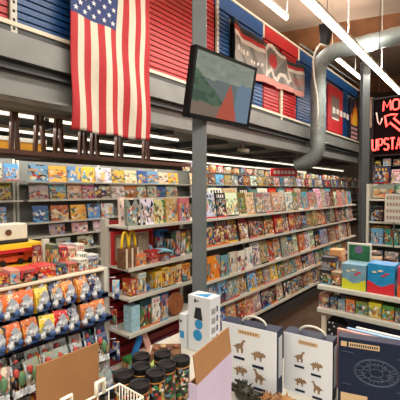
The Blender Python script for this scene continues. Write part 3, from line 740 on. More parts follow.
# toy aeroplane, pale blue
def plane():
    root = empty('toy_plane', (-A - .07, YX(166, A), 1.1135), .6); m = mat('plane_blue', (134, 190, 214), .35)
    b = MB(); b.tube([(-.09, 0, .02), (-.04, 0, .022), (.05, 0, .022), (.10, 0, .018)], [.008, .02, .018, .006], m, 10); b.build('fuselage', root)
    b = MB(); b.poly([(.03, -.10, .022), (.055, 0, .022), (.03, .10, .022), (0, .10, .022), (-.005, -.10, .022)], .006, m, (0, 0, 1)); b.build('wing', root)
    b = MB(); b.poly([(-.09, 0, .025), (-.055, 0, .025), (-.085, 0, .07), (-.10, 0, .07)], .005, m, (0, 1, 0)); b.build('tail_fin', root)
    tag(root, 'pale blue toy plane lying on the dark red kit box', 'toy')
plane()
tbox('boxed_toy', 157.5, 168.5, 1.05, .245, A + .17, (50, 120, 190), 'tall blue and white box behind the toy plane', depth=.06)
for i in range(4):
    p0 = 171 + i * 5; tbox('boxed_doll', p0, p0 + 4.5, 1.05, .22 + .01 * (i % 2), A + .08, ['black', 'grey', 'brown', 'maroon'][i], f'{["black", "grey", "brown", "maroon"][i]} boxed figure near the grey column, {ORD[i]} from the toy plane', 'boxed figure')
# top shelf of near section
row(P_fig, 'blister pack', 'toy pack', GY0 + .03, GYm - .07, -A - .03, 1.37, ['white', 'pink', 'sky-blue', 'cream', 'tan', 'grey', 'white'], 'on the highest toy shelf', 'packs on the highest toy shelf', .0, .21)
row(P_fig, 'blister pack', 'toy pack', GY0 + .05, GYm - .07, -A - .14, 1.37, ['white', 'sky-blue', 'red', 'cream', 'tan'], 'in the back row of highest toy shelf', 'back packs on the highest toy shelf', .0, .25)
# bottom shelf goods
row(P_box, 'boxed toy', 'box', GY0 + .02, GYm - .3, -A + .0, .21, ['olive', 'sky-blue', 'cream', 'green', 'pink'], 'on the lowest toy shelf', 'boxes on the lowest toy shelf', .02, .13)
def leaner(px0, px1, z, h, a, c, lab, ang=.5):
    y0 = YX(px0, a); b = MB(); b.box(-.02, 0, 0, .05, 0, h, M_spine); o = b.build('leaning_book', loc=(-a, y0, z + .0005)); o.rotation_euler = (ang, 0, 0); paint(o, c); tag(o, lab, 'book')
leaner(131, 140, .33, .17, A + .06, (44, 120, 190), 'blue slim book leaning right over the lowest toy shelf', -.45)
leaner(147, 150, .33, .16, A + .06, (226, 170, 160), 'pink slim book leaning left over the lowest toy shelf', .4)

# ------------------------------------------------------------------ left display rack with packets
AR = 1.35; RY0, RY1 = .12, YX(103.5, AR)
def left_rack():
    root = empty('packet_rack', (-AR - .1, (RY0 + RY1) / 2, 0)); o = root.location
    b = MB(); b.box(-AR - .12 - o.x, -AR - .10 - o.x, RY0 - o.y, RY1 - o.y, 0, 1.29, M_navy); b.build('back_panel', root)
    for k, z in enumerate((1.30,)):
        b = MB(); b.box(-AR - .42 - o.x, -AR - o.x, RY0 - o.y, RY1 - o.y, z - .012, z, M_cream); b.build('top_shelf', root, bevel=.003)
    for k, z in enumerate((1.195, 1.10, .95, .82)):
        xk = -AR + .03 * (k + 1)
        b = MB(); b.box(-AR - .10 - o.x, xk - o.x, RY0 - o.y, RY1 - o.y, z - .012, z, M_navy); b.box(xk - .008 - o.x, xk - o.x, RY0 - o.y, RY1 - o.y, z - .020, z + .003, M_navy); b.build('tray', root)
    b = MB(); b.box(-AR - .42 - o.x, -AR + .0 - o.x, RY1 - o.y, RY1 + .02 - o.y, 0, 1.30, M_white); b.build('end_panel', root)
    b = MB(); b.box(-AR - .42 - o.x, -AR - .40 - o.x, RY0 - o.y, RY1 - o.y, 0, 1.28, M_white); b.build('rear_panel', root)
    tag(root, 'navy stepped display rack full of small packets at the left', 'display rack')
left_rack()
# packet: printed bag + white and blue charm hanging in front
M_charm = mat('charm_white', (206, 210, 214), .4, 0, .75, 110); M_charmb = mat('charm_blue', (56, 92, 150), .4, 0, .4, 50)
M_silver = mat('silver_tag', (168, 174, 184), .35, .2)
M_bag = bpy.data.materials.new('foil_bag_print'); M_bag.use_nodes = True
def _bag():
    n = M_bag.node_tree; L = n.links.new; b = n.nodes['Principled BSDF']; b.inputs['Roughness'].default_value = .3
    oi = n.nodes.new('ShaderNodeObjectInfo'); tc = n.nodes.new('ShaderNodeTexCoord'); prev = oi.outputs['Color']
    for sc_, th, col in ((2.2, .55, (236, 176, 70)), (4.5, .6, (244, 232, 210)), (3.2, .62, (90, 40, 30))):
        nz = n.nodes.new('ShaderNodeTexNoise'); nz.noise_dimensions = '4D'; nz.inputs['Scale'].default_value = sc_; L(tc.outputs['Generated'], nz.inputs['Vector'])
        mu = n.nodes.new('ShaderNodeMath'); mu.operation = 'MULTIPLY'; mu.inputs[1].default_value = 50 + sc_; L(oi.outputs['Random'], mu.inputs[0]); L(mu.outputs[0], nz.inputs['W'])
        gt = n.nodes.new('ShaderNodeMath'); gt.operation = 'GREATER_THAN'; gt.inputs[1].default_value = th; L(nz.outputs['Fac'], gt.inputs[0])
        m2 = n.nodes.new('ShaderNodeMath'); m2.operation = 'MULTIPLY'; m2.inputs[1].default_value = .6; L(gt.outputs[0], m2.inputs[0])
        mx = n.nodes.new('ShaderNodeMixRGB'); L(m2.outputs[0], mx.inputs[0]); L(prev, mx.inputs[1]); mx.inputs[2].default_value = lin(col); prev = mx.outputs[0]
    L(prev, b.inputs['Base Color'])
_bag()
def packet(kind):
    root = empty('charm_packet')
    b = MB(); w2, h = .031, .094
    n = 6
    V = []
    for j in range(n + 1):
        v = j / n; t = .004 + .012 * math.sin(math.pi * v)
        V.append((v, t))
    for j in range(n):
        (v0, t0), (v1, t1) = V[j], V[j + 1]
        b.hexa([(-t0, -w2, v0 * h), (t0, -w2, v0 * h), (t0, w2, v0 * h), (-t0, w2, v0 * h), (-t1, -w2, v1 * h), (t1, -w2, v1 * h), (t1, w2, v1 * h), (-t1, w2, v1 * h)], M_pack if kind == 1 else M_bag)
    bmesh.ops.remove_doubles(b.bm, verts=b.bm.verts, dist=.0005)
    b.build('bag', root)
    if kind == 0:
        b = MB(); b.box(.017, .0185, -w2 * .9, w2 * .9, .003, .028, M_charmb); b.build('blue_label', root)
        b = MB(); b.blob((.02, .004, .045), .021, M_charm, (.5, 1.15, 1.0), .5); b.blob((.022, -.018, .022), .017, M_charm, (.5, 1, .9), .3); b.build('charm', root)
        b = MB(); b.blob((.024, .018, .024), .014, M_charmb, (.5, 1, .9), .3); b.build('blue_tassel', root)
        b = MB(); b.blob((.025, -.002, .026), .009, mat('charm_dark', (34, 34, 44), .4), (.5, 1.3, .9), .3); b.build('dark_charm_detail', root)
        b = MB(); b.box(.0, .006, -.013, .013, -.013, .013, M_silver); b.bm.transform(Matrix.Translation((.022, .004, .066)) @ Matrix.Rotation(.7, 4, 'X')); b.build('silver_tag', root)
    else:
        b = MB(); b.blob((.017, .008, .05), .018, mat('figure_green', (84, 120, 84), .4), (.5, .8, 1.3), .4); b.build('green_figure', root)
        b = MB(); b.blob((.017, -.010, .07), .012, mat('figure_red', (176, 64, 56), .4), (.5, 1, 1.2), .3); b.build('red_figure', root)
        b = MB(); b.box(.014, .0155, -w2, w2, 0, .02, M_charm); b.box(.012, .0135, -w2, -w2 + .008, 0, h, M_charm); b.build('white_card', root)
    return root
pk = [packet(0), packet(1)]; used = [False, False]
rows_ = [(1.195, 0, ['grey', 'white', 'orange', 'orange', 'yellow', 'navy', 'orange', 'orange', 'navy', 'navy'], 'top'),
         (1.10, 0, ['white', 'black', 'orange', 'orange', 'yellow', 'red', 'navy', 'orange', 'orange', 'navy'], 'second'),
         (.95, 1, ['red', 'grey', 'black', 'grey', 'grey', 'grey', 'navy', 'navy', 'grey'], 'third'),
         (.82, 0, ['red', 'red', 'grey', 'red', 'red', 'orange', 'grey', 'grey', 'navy'], 'lowest')]
for k, (z, kd, cs, nm) in enumerate(rows_):
    y = RY0 + .07; i = 0
    while y < RY1 - .035:
        frac = (y - .38) / (RY1 - .38); c = cs[max(0, min(len(cs) - 1, int(frac * len(cs))))]
        kk = 0 if (kd == 0 or c == 'red') else 1
        for layer in (0, 1, 2):
            i += 1
            if not used[kk]: o = pk[kk]; used[kk] = True
            else: o = copy_tree(pk[kk])
            o.location = (-AR + .03 * (k + 1) + (.018 if layer == 0 else -.012 - layer * .028), y + random.uniform(-.006, .006) + layer * .020, z + (-.003 if layer == 0 else layer * .006) + random.uniform(0, .006)); o.rotation_euler = (0, math.radians(-10 + random.uniform(-4, 4)), random.uniform(-.4, .3)); o.rotation_euler[0] = random.uniform(-.1, .1); o.scale = (1, .84, .94 if kk == 0 else 1.15)
            paint(o, tuple(max(0, min(255, v * random.uniform(.9, 1.12))) for v in PD[c]))
            kn = 'bag with white charm' if kk == 0 else 'card with green figure'
            tag(o, f'{c} {kn}, {nm} rack tray, {ordw((i + 2) // 3)} from near end, {["front", "behind", "rearmost"][layer]}', 'packet', f'packets on the {nm} tray of the navy rack')
        y += .056
# things on top of the rack
def truck_box():
    a = AR + .28; z = 1.3015; y0, y1 = YX(-14, a), YX(41, a); root = empty('toy_truck_box', (-a, (y0 + y1) / 2, z)); w2 = (y1 - y0) / 2; h = .108
    my = mat('box_yellow', (228, 186, 40), .4); md = mat('box_inside', (46, 26, 24), .5); mr = mat('truck_orange', (222, 84, 34), .35)
    b = MB(); b.box(-.12, 0, -w2, w2, 0, .012, my); b.box(-.12, 0, -w2, w2, h - .02, h, my); b.box(-.12, -.11, -w2, w2, .012, h - .02, md); b.box(-.11, 0, w2 - .012, w2, .012, h - .02, mat('box_red', (176, 30, 34), .4)); b.box(-.11, 0, -w2, -w2 + .012, .012, h - .02, md); b.build('window_box', root)
    b = MB(); b.box(-.002, .001, -w2, w2, h - .036, h - .02, mat('box_red', (176, 30, 34), .4)); b.build('red_header', root)
    t = MB(); t.box(-.07, -.03, -.10, .05, .026, .052, mr); t.box(-.068, -.032, .052, .09, .026, .068, mr); t.box(-.06, -.04, -.09, .03, .052, .06, mr); t.build('truck_body', root, bevel=.003)
    t = MB(); t.tube([(-.05, -.09, .065), (-.05, .05, .074)], .005, M_silver, 6); t.build('ladder', root)
    for y in (-.08, -.045, .03, .075):
        t = MB(); t.tube([(-.028, y, .026), (-.02, y, .026)], .013, M_black, 12); t.build('wheel', root)
    tag(root, 'yellow and red window box holding an orange toy fire engine', 'boxed toy')
    # white box on top
    a2 = a + .04; y0, y1 = YX(-12, a2), YX(27, a2); b = MB(); w2 = (y1 - y0) / 2
    b.box(-.09, 0, -w2, w2, .016, .086, mat('ivory_box', (214, 210, 194), .5, 0, .08, 10)); b.box(-.095, .004, -w2 - .003, w2 + .003, 0, .016, M_groove)
    root2 = b.build('ivory_tin', loc=(-a2, (y0 + y1) / 2, z + h + .001), bevel=.004)
    q = MB(); q.lathe([(.014, 0), (.014, .002)], (.001, -.01 + (YX(10, a2) - (y0 + y1) / 2), .05), mat('emblem_brown', (92, 58, 34), .5), 18, M=Matrix.Rotation(math.pi / 2, 4, 'Y')); q.build('round_emblem', root2)
    tag(root2, 'ivory box with small round brown emblem on top of the fire engine box', 'box')
truck_box()
tbox('character_card', 33, 40.5, 1.30, .10, AR + .24, (120, 30, 34), 'dark red standing card beside the fire engine box', depth=.02)
tbox('white_card_sheet', 42.5, 49, 1.30, .12, AR + .26, 'white', 'plain white upright panel behind the red boxes', depth=.02, m=M_white)
for i, (p0, p1, h, c, l) in enumerate(((-10, 8, .055, (150, 34, 36), 'dark red flat box at the left edge of rack top'), (9, 19, .065, (206, 140, 130), 'pale pink box at the start of the red box row'), (19.5, 37, .06, (190, 50, 48), 'long red box along the rack edge'),
                                    (37.5, 55, .062, (196, 44, 44), 'second long red box along the rack edge'))):
    tbox('red_box', p0, p1, 1.30, h - .011, AR + .008, c, l, depth=.09)
for p0, p1, h, aa, c, l in ((51, 58, .10, .2, (90, 100, 70), 'narrow olive and brown figure box on rack top'), (59, 67, .085, .2, (176, 62, 60), 'red and white carton at the middle of the rack top'),
        (68, 76, .075, .2, (206, 150, 140), 'pinkish carton next to the red and white carton'), (56, 66, .045, .02, (60, 56, 60), 'low dark carton right of the long red boxes on rack top'), (67, 77, .04, .02, (170, 70, 60), 'small brick red carton on the rack edge'),
        (78, 88, .05, .02, (206, 200, 186), 'small cream carton on the rack edge'), (89, 98, .045, .02, (110, 110, 130), 'small slate carton on the rack edge')):
    tbox('figure_box', p0, p1, 1.30, h, AR + aa, c, l, depth=.07)
# low table unit behind the rack
b = MB(); root = empty('low_stand', (-2.05, .88, 0)); b.box(-.22, .22, -.37, .37, 1.13, 1.15, M_white); b.build('top', root)
b = MB(); b.box(-.20, .20, -.35, .35, 0, 1.13, M_white); b.build('body', root); tag(root, 'low white stand of cartons between the navy rack and the red-backed shelves', 'stand')
for p0, p1, h, aa, c, l in ((60, 68, .14, 1.86, (176, 48, 50), 'red carton on the low white stand'), (69, 77, .12, 1.86, (206, 190, 176), 'beige carton on the low white stand'), (78, 87, .13, 1.86, (222, 220, 210), 'white carton with dark print on the low white stand'),
        (88, 98, .11, 1.86, (196, 200, 196), 'pale grey carton at the far end of the low white stand'), (66, 74, .17, 2.0, (168, 150, 150), 'mauve carton at the back of the low white stand'), (76, 84, .16, 2.0, (210, 206, 190), 'tall cream carton at the back of the low white stand')):
    tbox('carton', p0, p1, 1.15, h, aa, c, l, depth=.08)
# packets at rack end, on the endcap of the gondola
for k, z in enumerate((1.16, 1.02, .88, .74, .60)):
    kk = k % 2; o = copy_tree(pk[kk]); p = (-AR + .035 - .02 * (k % 2), RY1 + .055, z); o.location = (p[0], p[1] - .018, p[2]); o.rotation_euler = (0, 0, -.7); o.scale = (.8, .5, .9)
    paint(o, ['sky-blue', 'maroon', 'navy', 'teal', 'brown'][k]); tag(o, f'{["sky-blue", "maroon", "navy", "teal", "brown"][k]} packet hanging on the far end panel of the navy rack', 'packet', 'packets on the end panel of the rack')
    h = MB(); h.tube([(0, 0, 0), (0, -.06, .0)], .003, M_silver, 6)
    hk = h.build('hook_pin', o, loc=(0, 0, .108))

# ------------------------------------------------------------------ right fixture (faces -Y)
BY = 2.26
def right_fixture():
    x0 = XY(318, BY); x1 = x0 + 1.6; root = empty('toy_fixture', ((x0 + x1) / 2, BY + .2, 0)); o = root.location
    zt_, z2, z3 = 1.035, .885, .70
    for nm, z in (('top_shelf', zt_), ('middle_shelf', z2), ('low_shelf', .60)):
        b = MB(); b.box(x0 - o.x, x1 - o.x, BY - o.y, BY + .42 - o.y, z - .028, z, M_white); b.build(nm, root, bevel=.003)
    b = MB(); b.box(x0 + .02 - o.x, x1 - o.x, BY + .38 - o.y, BY + .40 - o.y, 0, z2 - .03, M_navy); b.box(x0 + .02 - o.x, x1 - o.x, BY + .38 - o.y, BY + .40 - o.y, z2, zt_ - .03, M_navy); b.build('back_panel', root)
    b = MB(); b.box(x0 + .005 - o.x, x0 + .02 - o.x, BY + .37 - o.y, BY + .41 - o.y, 0, zt_ - .03, M_white); b.build('upright', root)
    b = MB(); b.box(x0 + .02 - o.x, x0 + .045 - o.x, BY + .03 - o.y, BY + .055 - o.y, 0, z2 - .03, M_cream); b.build('leg', root)
    b = MB(); b.box(x0 - o.x, x1 - o.x, BY - o.y, BY + .42 - o.y, 0, .1, M_navy); b.build('base', root)
    tag(root, 'white-topped toy fixture with navy back, right of the aisle', 'display fixture'); return zt_, z2
ZT, Z2 = right_fixture()
def ybox(name, px0, px1, z, h, bb, c, lab, depth=.09, m=None, cat='box', tilt=0, bev=.002):
    x0, x1 = XY(px0, bb), XY(px1, bb); b = MB(); w2 = (x1 - x0) / 2
    b.box(-w2, w2, 0, depth, 0, h, m or M_toybox)
    o = b.build(name, loc=((x0 + x1) / 2, bb, z + .001), bevel=bev); o.rotation_euler = (tilt, 0, 0); paint(o, c); tag(o, lab, cat); return o
def two_tone(px0, px1, z, h, bb, base, upper, lab, wave=.02):
    x0, x1 = XY(px0, bb), XY(px1, bb); w2 = (x1 - x0) / 2; root = empty('toy_display_box', ((x0 + x1) / 2, bb, z + .001))
    mb_ = mat('tone_%d_%d_%d' % base, base, .35); mu = mat('print_%d_%d_%d' % upper, upper, .35, 0, .25, 22)
    b = MB(); b.box(-w2, w2, 0, .13, 0, h, mu); b.build('box_body', root, bevel=.002)
    n = 14; pts = [(-w2, -.002, 0), (w2, -.002, 0)] + [(w2 - 2 * w2 * i / n, -.002, h * (.33 + .08 * math.cos(i / n * math.pi * 2))) for i in range(n + 1)]
    b = MB(); b.poly(pts, .0015, mb_, (0, -1, 0)); b.build('wavy_band', root)
    mt_ = mat('fish_red', (206, 60, 60), .4); mc = mat('fish_cream', (236, 214, 170), .4)
    for i, (u, v, m) in enumerate(((-.45, .72, mc), (.0, .78, mc), (.45, .7, mt_), (.2, .62, mt_))):
        b = MB(); c = Vector((u * w2, -.002, h * v)); b.poly([c + Vector((-.014, 0, -.003)), c + Vector((.0, 0, -.006)), c + Vector((.016, 0, .002)), c + Vector((.0, 0, .006)), c + Vector((-.013, 0, .003))], .002, m, (0, -1, 0)); b.build('printed_shape', root)
    tag(root, lab, 'boxed toy')
two_tone(343, 367, ZT, .155, BY + .03, (206, 206, 48), (120, 160, 180), 'grey-blue toy box with yellow-green base on the fixture top')
two_tone(368.5, 396, ZT, .175, BY + .03, (206, 42, 52), (32, 140, 196), 'bright blue toy box with red base on the fixture top')
two_tone(399, 430, ZT, .175, BY + .03, (206, 90, 40), (190, 60, 80), 'red and orange toy box at the right edge of fixture top')
def board():
    bb = BY + .20; x0, x1 = XY(348, bb), XY(372, bb); w2 = (x1 - x0) / 2; root = empty('green_board_game', ((x0 + x1) / 2, bb, ZT + .14)); h = .125
    b = MB(); b.box(-w2, w2, 0, .02, -.14, h, M_white); b.build('white_border', root, bevel=.002)
    b = MB(); b.box(-w2 + .012, w2 - .008, -.002, 0, .012, h - .012, mat('board_green', (40, 110, 70), .4, 0, .5, 25)); b.build('green_picture', root)
    b = MB(); b.lathe([(.026, 0), (.026, .003)], (0, -.002, .085), mat('board_purple', (116, 96, 130), .4), 20, M=Matrix.Rotation(math.pi / 2, 4, 'X')); b.build('round_motif', root)
    tag(root, 'upright green board game with white border behind the yellow-based box', 'board game')
board()
# toy figures behind the blue box
def figure(px, py_top, bb, z, body, head, lab):
    x = XY(px, bb); root = empty('toy_figure', (x, bb, z)); mb_ = mat('fig_%d_%d_%d' % body, body, .5); mh = mat('fig_%d_%d_%d' % head, head, .5); h = onY(px, py_top, bb).z - z
    b = MB(); b.lathe([(.03, 0), (.036, h * .2), (.03, h * .5), (.012, h * .62)], (0, 0, 0), mb_, 14); b.build('body', root)
    b = MB(); b.blob((0, 0, h * .8), h * .2, mh, (1, 1, 1.05), .05); b.build('head', root)
    b = MB(); b.lathe([(h * .19, h * .88), (h * .2, h * .95), (h * .08, h * 1.0)], (0, 0, 0), mb_, 14); b.build('cap', root)
    for s in (-1, 1):
        b = MB(); b.tube([(s * .03, 0, h * .52), (s * .05, -.01, h * .38), (s * .045, -.03, h * .28)], .009, mb_, 8); b.build('arm', root)
    tag(root, lab, 'toy figure')
figure(376, 251, BY + .26, ZT, (84, 66, 58), (226, 190, 150), 'brown toy figure with pale face behind the bright blue box')
figure(391, 257, BY + .26, ZT, (80, 60, 40), (176, 50, 40), 'dark toy figure with red head behind the bright blue box')
# black and white boxed set and spiky toys at the near left of fixture
ybox('boxed_toy', 320, 331, ZT, .095, BY + .04, 'black', 'black boxed toy at the left end of the fixture top', cat='boxed toy')
ybox('boxed_toy', 332, 342, ZT, .085, BY + .05, (140, 120, 90), 'brown and grey boxed toy left of the yellow-based box', cat='boxed toy')
ybox('boxed_toy', 322, 335, ZT, .15, BY + .2, (50, 46, 50), 'taller dark boxed toy at back left of the fixture top', cat='boxed toy')
ybox('boxed_toy', 330, 342, ZT, .19, BY + .30, (206, 150, 96), 'tan boxed toy at the back of the fixture top', cat='boxed toy')
def spiky(x, y, z, r, c, lab, n=14, name='spiky_toy'):
    b = MB(); m = mat('spk_%d_%d_%d' % c, c, .5, 0, .4, 40); b.blob((0, 0, r), r, m, (1.4, 1, 1), .2)
    for i in range(n):
        d = Vector((random.uniform(-1, 1), random.uniform(-1, 1), random.uniform(-.1, 1))).normalized(); c0 = Vector((d.x * r * 1.2, d.y * r * .8, r + d.z * r * .8))
        b.tube([c0, c0 + d * r * .45, c0 + d * r * .9 + Vector((0, 0, -r * .1))], [r * .22, r * .14, r * .03], m, 6)
    tag(b.build(name, loc=(x, y, z + .001)), lab, 'toy')
# middle shelf goods
for i, (p0, p1, h, c, l) in enumerate(((320, 330, .085, (140, 92, 62), 'brown'), (331, 338, .075, (70, 92, 120), 'slate blue'), (339, 346, .07, (120, 140, 150), 'grey-blue'), (347, 356, .08, (206, 120, 50), 'orange'),
                                    (357, 369, .08, (120, 130, 60), 'olive'), (370, 383, .09, (214, 196, 50), 'yellow'), (384, 396, .085, (84, 140, 60), 'green'), (397, 412, .085, (60, 90, 50), 'dark green'))):
    ybox('boxed_toy', p0, p1, Z2, h, BY + .03, c, f'{l} boxed toy on the middle shelf of the fixture, {ORD[i]} from its left end', cat='boxed toy')
# low shelf: dark bag, salmon roll, sheets
def plush():
    p = onY(336, 322, BY + .1); root = empty('black_plush_bag', (p.x, BY + .12, .601)); b = MB(); b.blob((0, 0, .11), .075, mat('plush_black', (26, 26, 32), .8, 0, .4, 60), (1.1, .7, 1.45), .12, 3); b.build('body', root)
    for i in range(9):
        b = MB(); b.blob((random.uniform(-.06, .06), -.052, random.uniform(.08, .19)), .008, M_charm, sub=1); b.build('white_spot', root); tag(root, 'black bag with pale spots on the low shelf of the fixture', 'bag')
plush()
b = MB(); b.tube([(-.03, 0, .03), (.05, .03, .03)], .03, mat('salmon', (222, 112, 84), .6), 14); x = XY(329, BY + .02); tag(b.build('salmon_roll', loc=(x + .01, BY + .0, .601)), 'salmon pink roll lying in front of the black spotted bag', 'roll')

# ------------------------------------------------------------------ farther fixtures behind right
def y_unit(name, px0, bb, wd, depth, zs, top, m, lab, back=M_navy):
    x0 = XY(px0, bb); root = empty(name, (x0 + wd / 2, bb + depth / 2, 0)); o = root.location
    b = MB(); b.box(-wd / 2, wd / 2, depth / 2 - .02, depth / 2, 0, top, back); b.build('back_panel', root)
    for s in (-1, 1):
        b = MB(); q = s * wd / 2; b.box(min(q, q - s * .025), max(q, q - s * .025), -depth / 2, depth / 2 - .02, 0, top, m); b.build('side_panel', root)
    for z in zs:
        b = MB(); b.box(-wd / 2 + .025, wd / 2 - .025, -depth / 2, depth / 2 - .02, z - .02, z, m); b.build('shelf', root)
    tag(root, lab, 'shelving unit'); return x0
x0 = y_unit('toy_shelving', 366.5, 4.3, 2.2, .4, (.4, .8, 1.05, 1.30, 1.55), 1.72, M_white, 'white shelving unit of toys behind the far column', mat('pale_back', (120, 126, 130), .6))
for z, nm, pal in ((1.05, 'third highest', ['blue', 'sky-blue', 'teal', 'orange', 'navy']), (1.30, 'second highest', ['black', 'orange', 'tan', 'brown', 'yellow']), (1.55, 'highest', ['teal', 'black', 'grey', 'navy', 'sky-blue'])):
    row(P_box, 'boxed toy', 'boxed toy', x0 + .05, x0 + 2.0, 4.36, z, pal, f'on the {nm} shelf behind far column', f'boxed toys on the {nm} shelf behind the column', .01, .2 if z < 1.5 else .2, along='X', jx=.02, end='left end')
for z, nm, pal in ((.8, 'lower', ['sky-blue', 'blue', 'grey']), (1.05, 'third highest', ['sky-blue', 'white', 'teal', 'orange']), (1.30, 'second highest', ['black', 'orange', 'maroon', 'tan'])):
    row(P_fig, 'blister pack', 'toy pack', x0 + .05, x0 + 2.0, 4.305, z, pal, f'fronting the {nm} toy shelf', f'toy packs on the {nm} shelf behind the column', .01, .17, along='X', jx=.01, end='left end')
row(P_box, 'storage box', 'box', x0 + .05, x0 + 2.0, 4.36, 1.725, ['grey', 'white', 'teal', 'tan', 'navy'], 'on top of the shelving behind far column', 'boxes on top of the toy shelving', .02, .2, along='X', jx=.02, end='left end')
# white notice with rows of print
p = atd(394, 212, 4.6); root = empty('white_notice', (p.x, 4.2, 1.3)); 
x = XY(394, 4.2); root.location = (x, 4.2, 1.31); hh = .30
b = MB(); b.box(-.085, .085, 0, .012, 0, hh, M_white); b.build('board', root)
for i in range(4):
    for j in range(5):
        b = MB(); b.box(-.068 + j * .029, -.048 + j * .029, -.002, 0, .03 + i * .07, .065 + i * .07, mat('notice_print', (150, 126, 112), .6)); b.build('printed_picture', root)
b = MB(); b.tube([(0, .02, 0), (0, .02, .36)], .006, M_beam2); b.bm.transform(Matrix.Translation((0, 0, -.31))); b.build('stem', root)
tag(root, 'white notice board with rows of small pictures at the right edge', 'notice')
x0 = y_unit('dark_shelving', 372, 10.5, 4.0, .4, (.4, .8, 1.1, 1.4, 1.7, 2.0, 2.3, 2.6), 2.85, M_beam2, 'tall dark shelving unit beneath the neon sign at the back', mat('near_black', (34, 36, 36), .6))
for k, z in enumerate((1.4, 1.7, 2.0, 2.3, 2.6)):
    row(P_box, 'storage tin', 'tin', x0 + .05, x0 + 1.9, 10.56, z, ['grey', 'black', 'olive', 'cream', 'grey', 'black'], f'on the {ORD[4 - k]} shelf under the sign', f'tins on the {ORD[4 - k]} dark shelf', .05, .19, along='X', jx=.02, end='left end')
# mid-distance dark counter with a dangling red sign under the mezzanine
p = onX(284, 173, 5.0); root = empty('red_aisle_sign', (p.x, p.y, p.z), -.75); 
b = MB(); b.box(-.01, .01, -.42, .42, -.10, .14, mat('sign_red', (188, 26, 30), .4)); b.build('board', root, bevel=.01)
b = MB()
for i in range(6): b.box(.01, .014, -.33 + i * .115, -.25 + i * .115, -.03, .07, M_white)
b.build('lettering', root)
b = MB(); b.tube([(0, -.35, .14), (0, -.35, 2.66 - p.z)], .005, M_beam2, 6); b.tube([(0, .35, .14), (0, .35, 2.66 - p.z)], .005, M_beam2, 6); b.build('hanging_wires', root)
tag(root, 'small red sign with white lettering hanging under the mezzanine', 'sign')
# mezzanine-end posters behind the far column
p = onX(365, 110, 3.6)
b = MB(); bb = 12.0; b.box(XY(368, bb), XY(369, bb), bb + .02, bb + .08, 0, onY(368, 128, bb).z, M_beam2); b.box(XY(366, bb), XY(371.5, bb), bb, bb + .1, onY(368, 128, bb).z, onY(368, 98, bb).z, mat('far_poster', (150, 120, 100), .6, 0, .5, 4)); tag(b.build('far_poster'), 'brownish picture board between far column and neon sign', 'poster')

# ------------------------------------------------------------------ foreground table and its goods
TZ = .78
def table():
    root = empty('display_table', (-.5, .95, 0)); o = root.location
    P = [(-1.48, 1.34), (-1.16, 1.02), (-1.16, .2), (.55, .2), (.55, 1.68), (-1.48, 1.68)]
    b = MB(); b.poly([(x - o.x, y - o.y, TZ - .035) for x, y in P], .035, M_white, (0, 0, 1)); b.build('tabletop', root, bevel=.004)
    for x, y in ((-1.08, .28), (.48, .28), (.48, 1.6), (-1.42, 1.6)):
        l = MB(); l.tube([(x - o.x, y - o.y, 0), (x - o.x, y - o.y, TZ - .035)], .02, M_beam2, 10); l.build('leg', root)
    b = MB(); b.box(-.62, 1.0, -.7, .68, .2, .22, M_beam2); b.build('lower_shelf', root)
    tag(root, 'white display table in the foreground under boxes and canisters', 'table')
table()
M_wbox = mat('white_gloss_box', (214, 218, 222), .35); M_nv = mat('navy_box', (13, 27, 54), .5, 0, .08, 10, spec=.25); M_pt = mat('caption_tan', (200, 170, 130), .5); M_bl = mat('print_brown', (140, 112, 84), .5, 0, .3, 60)
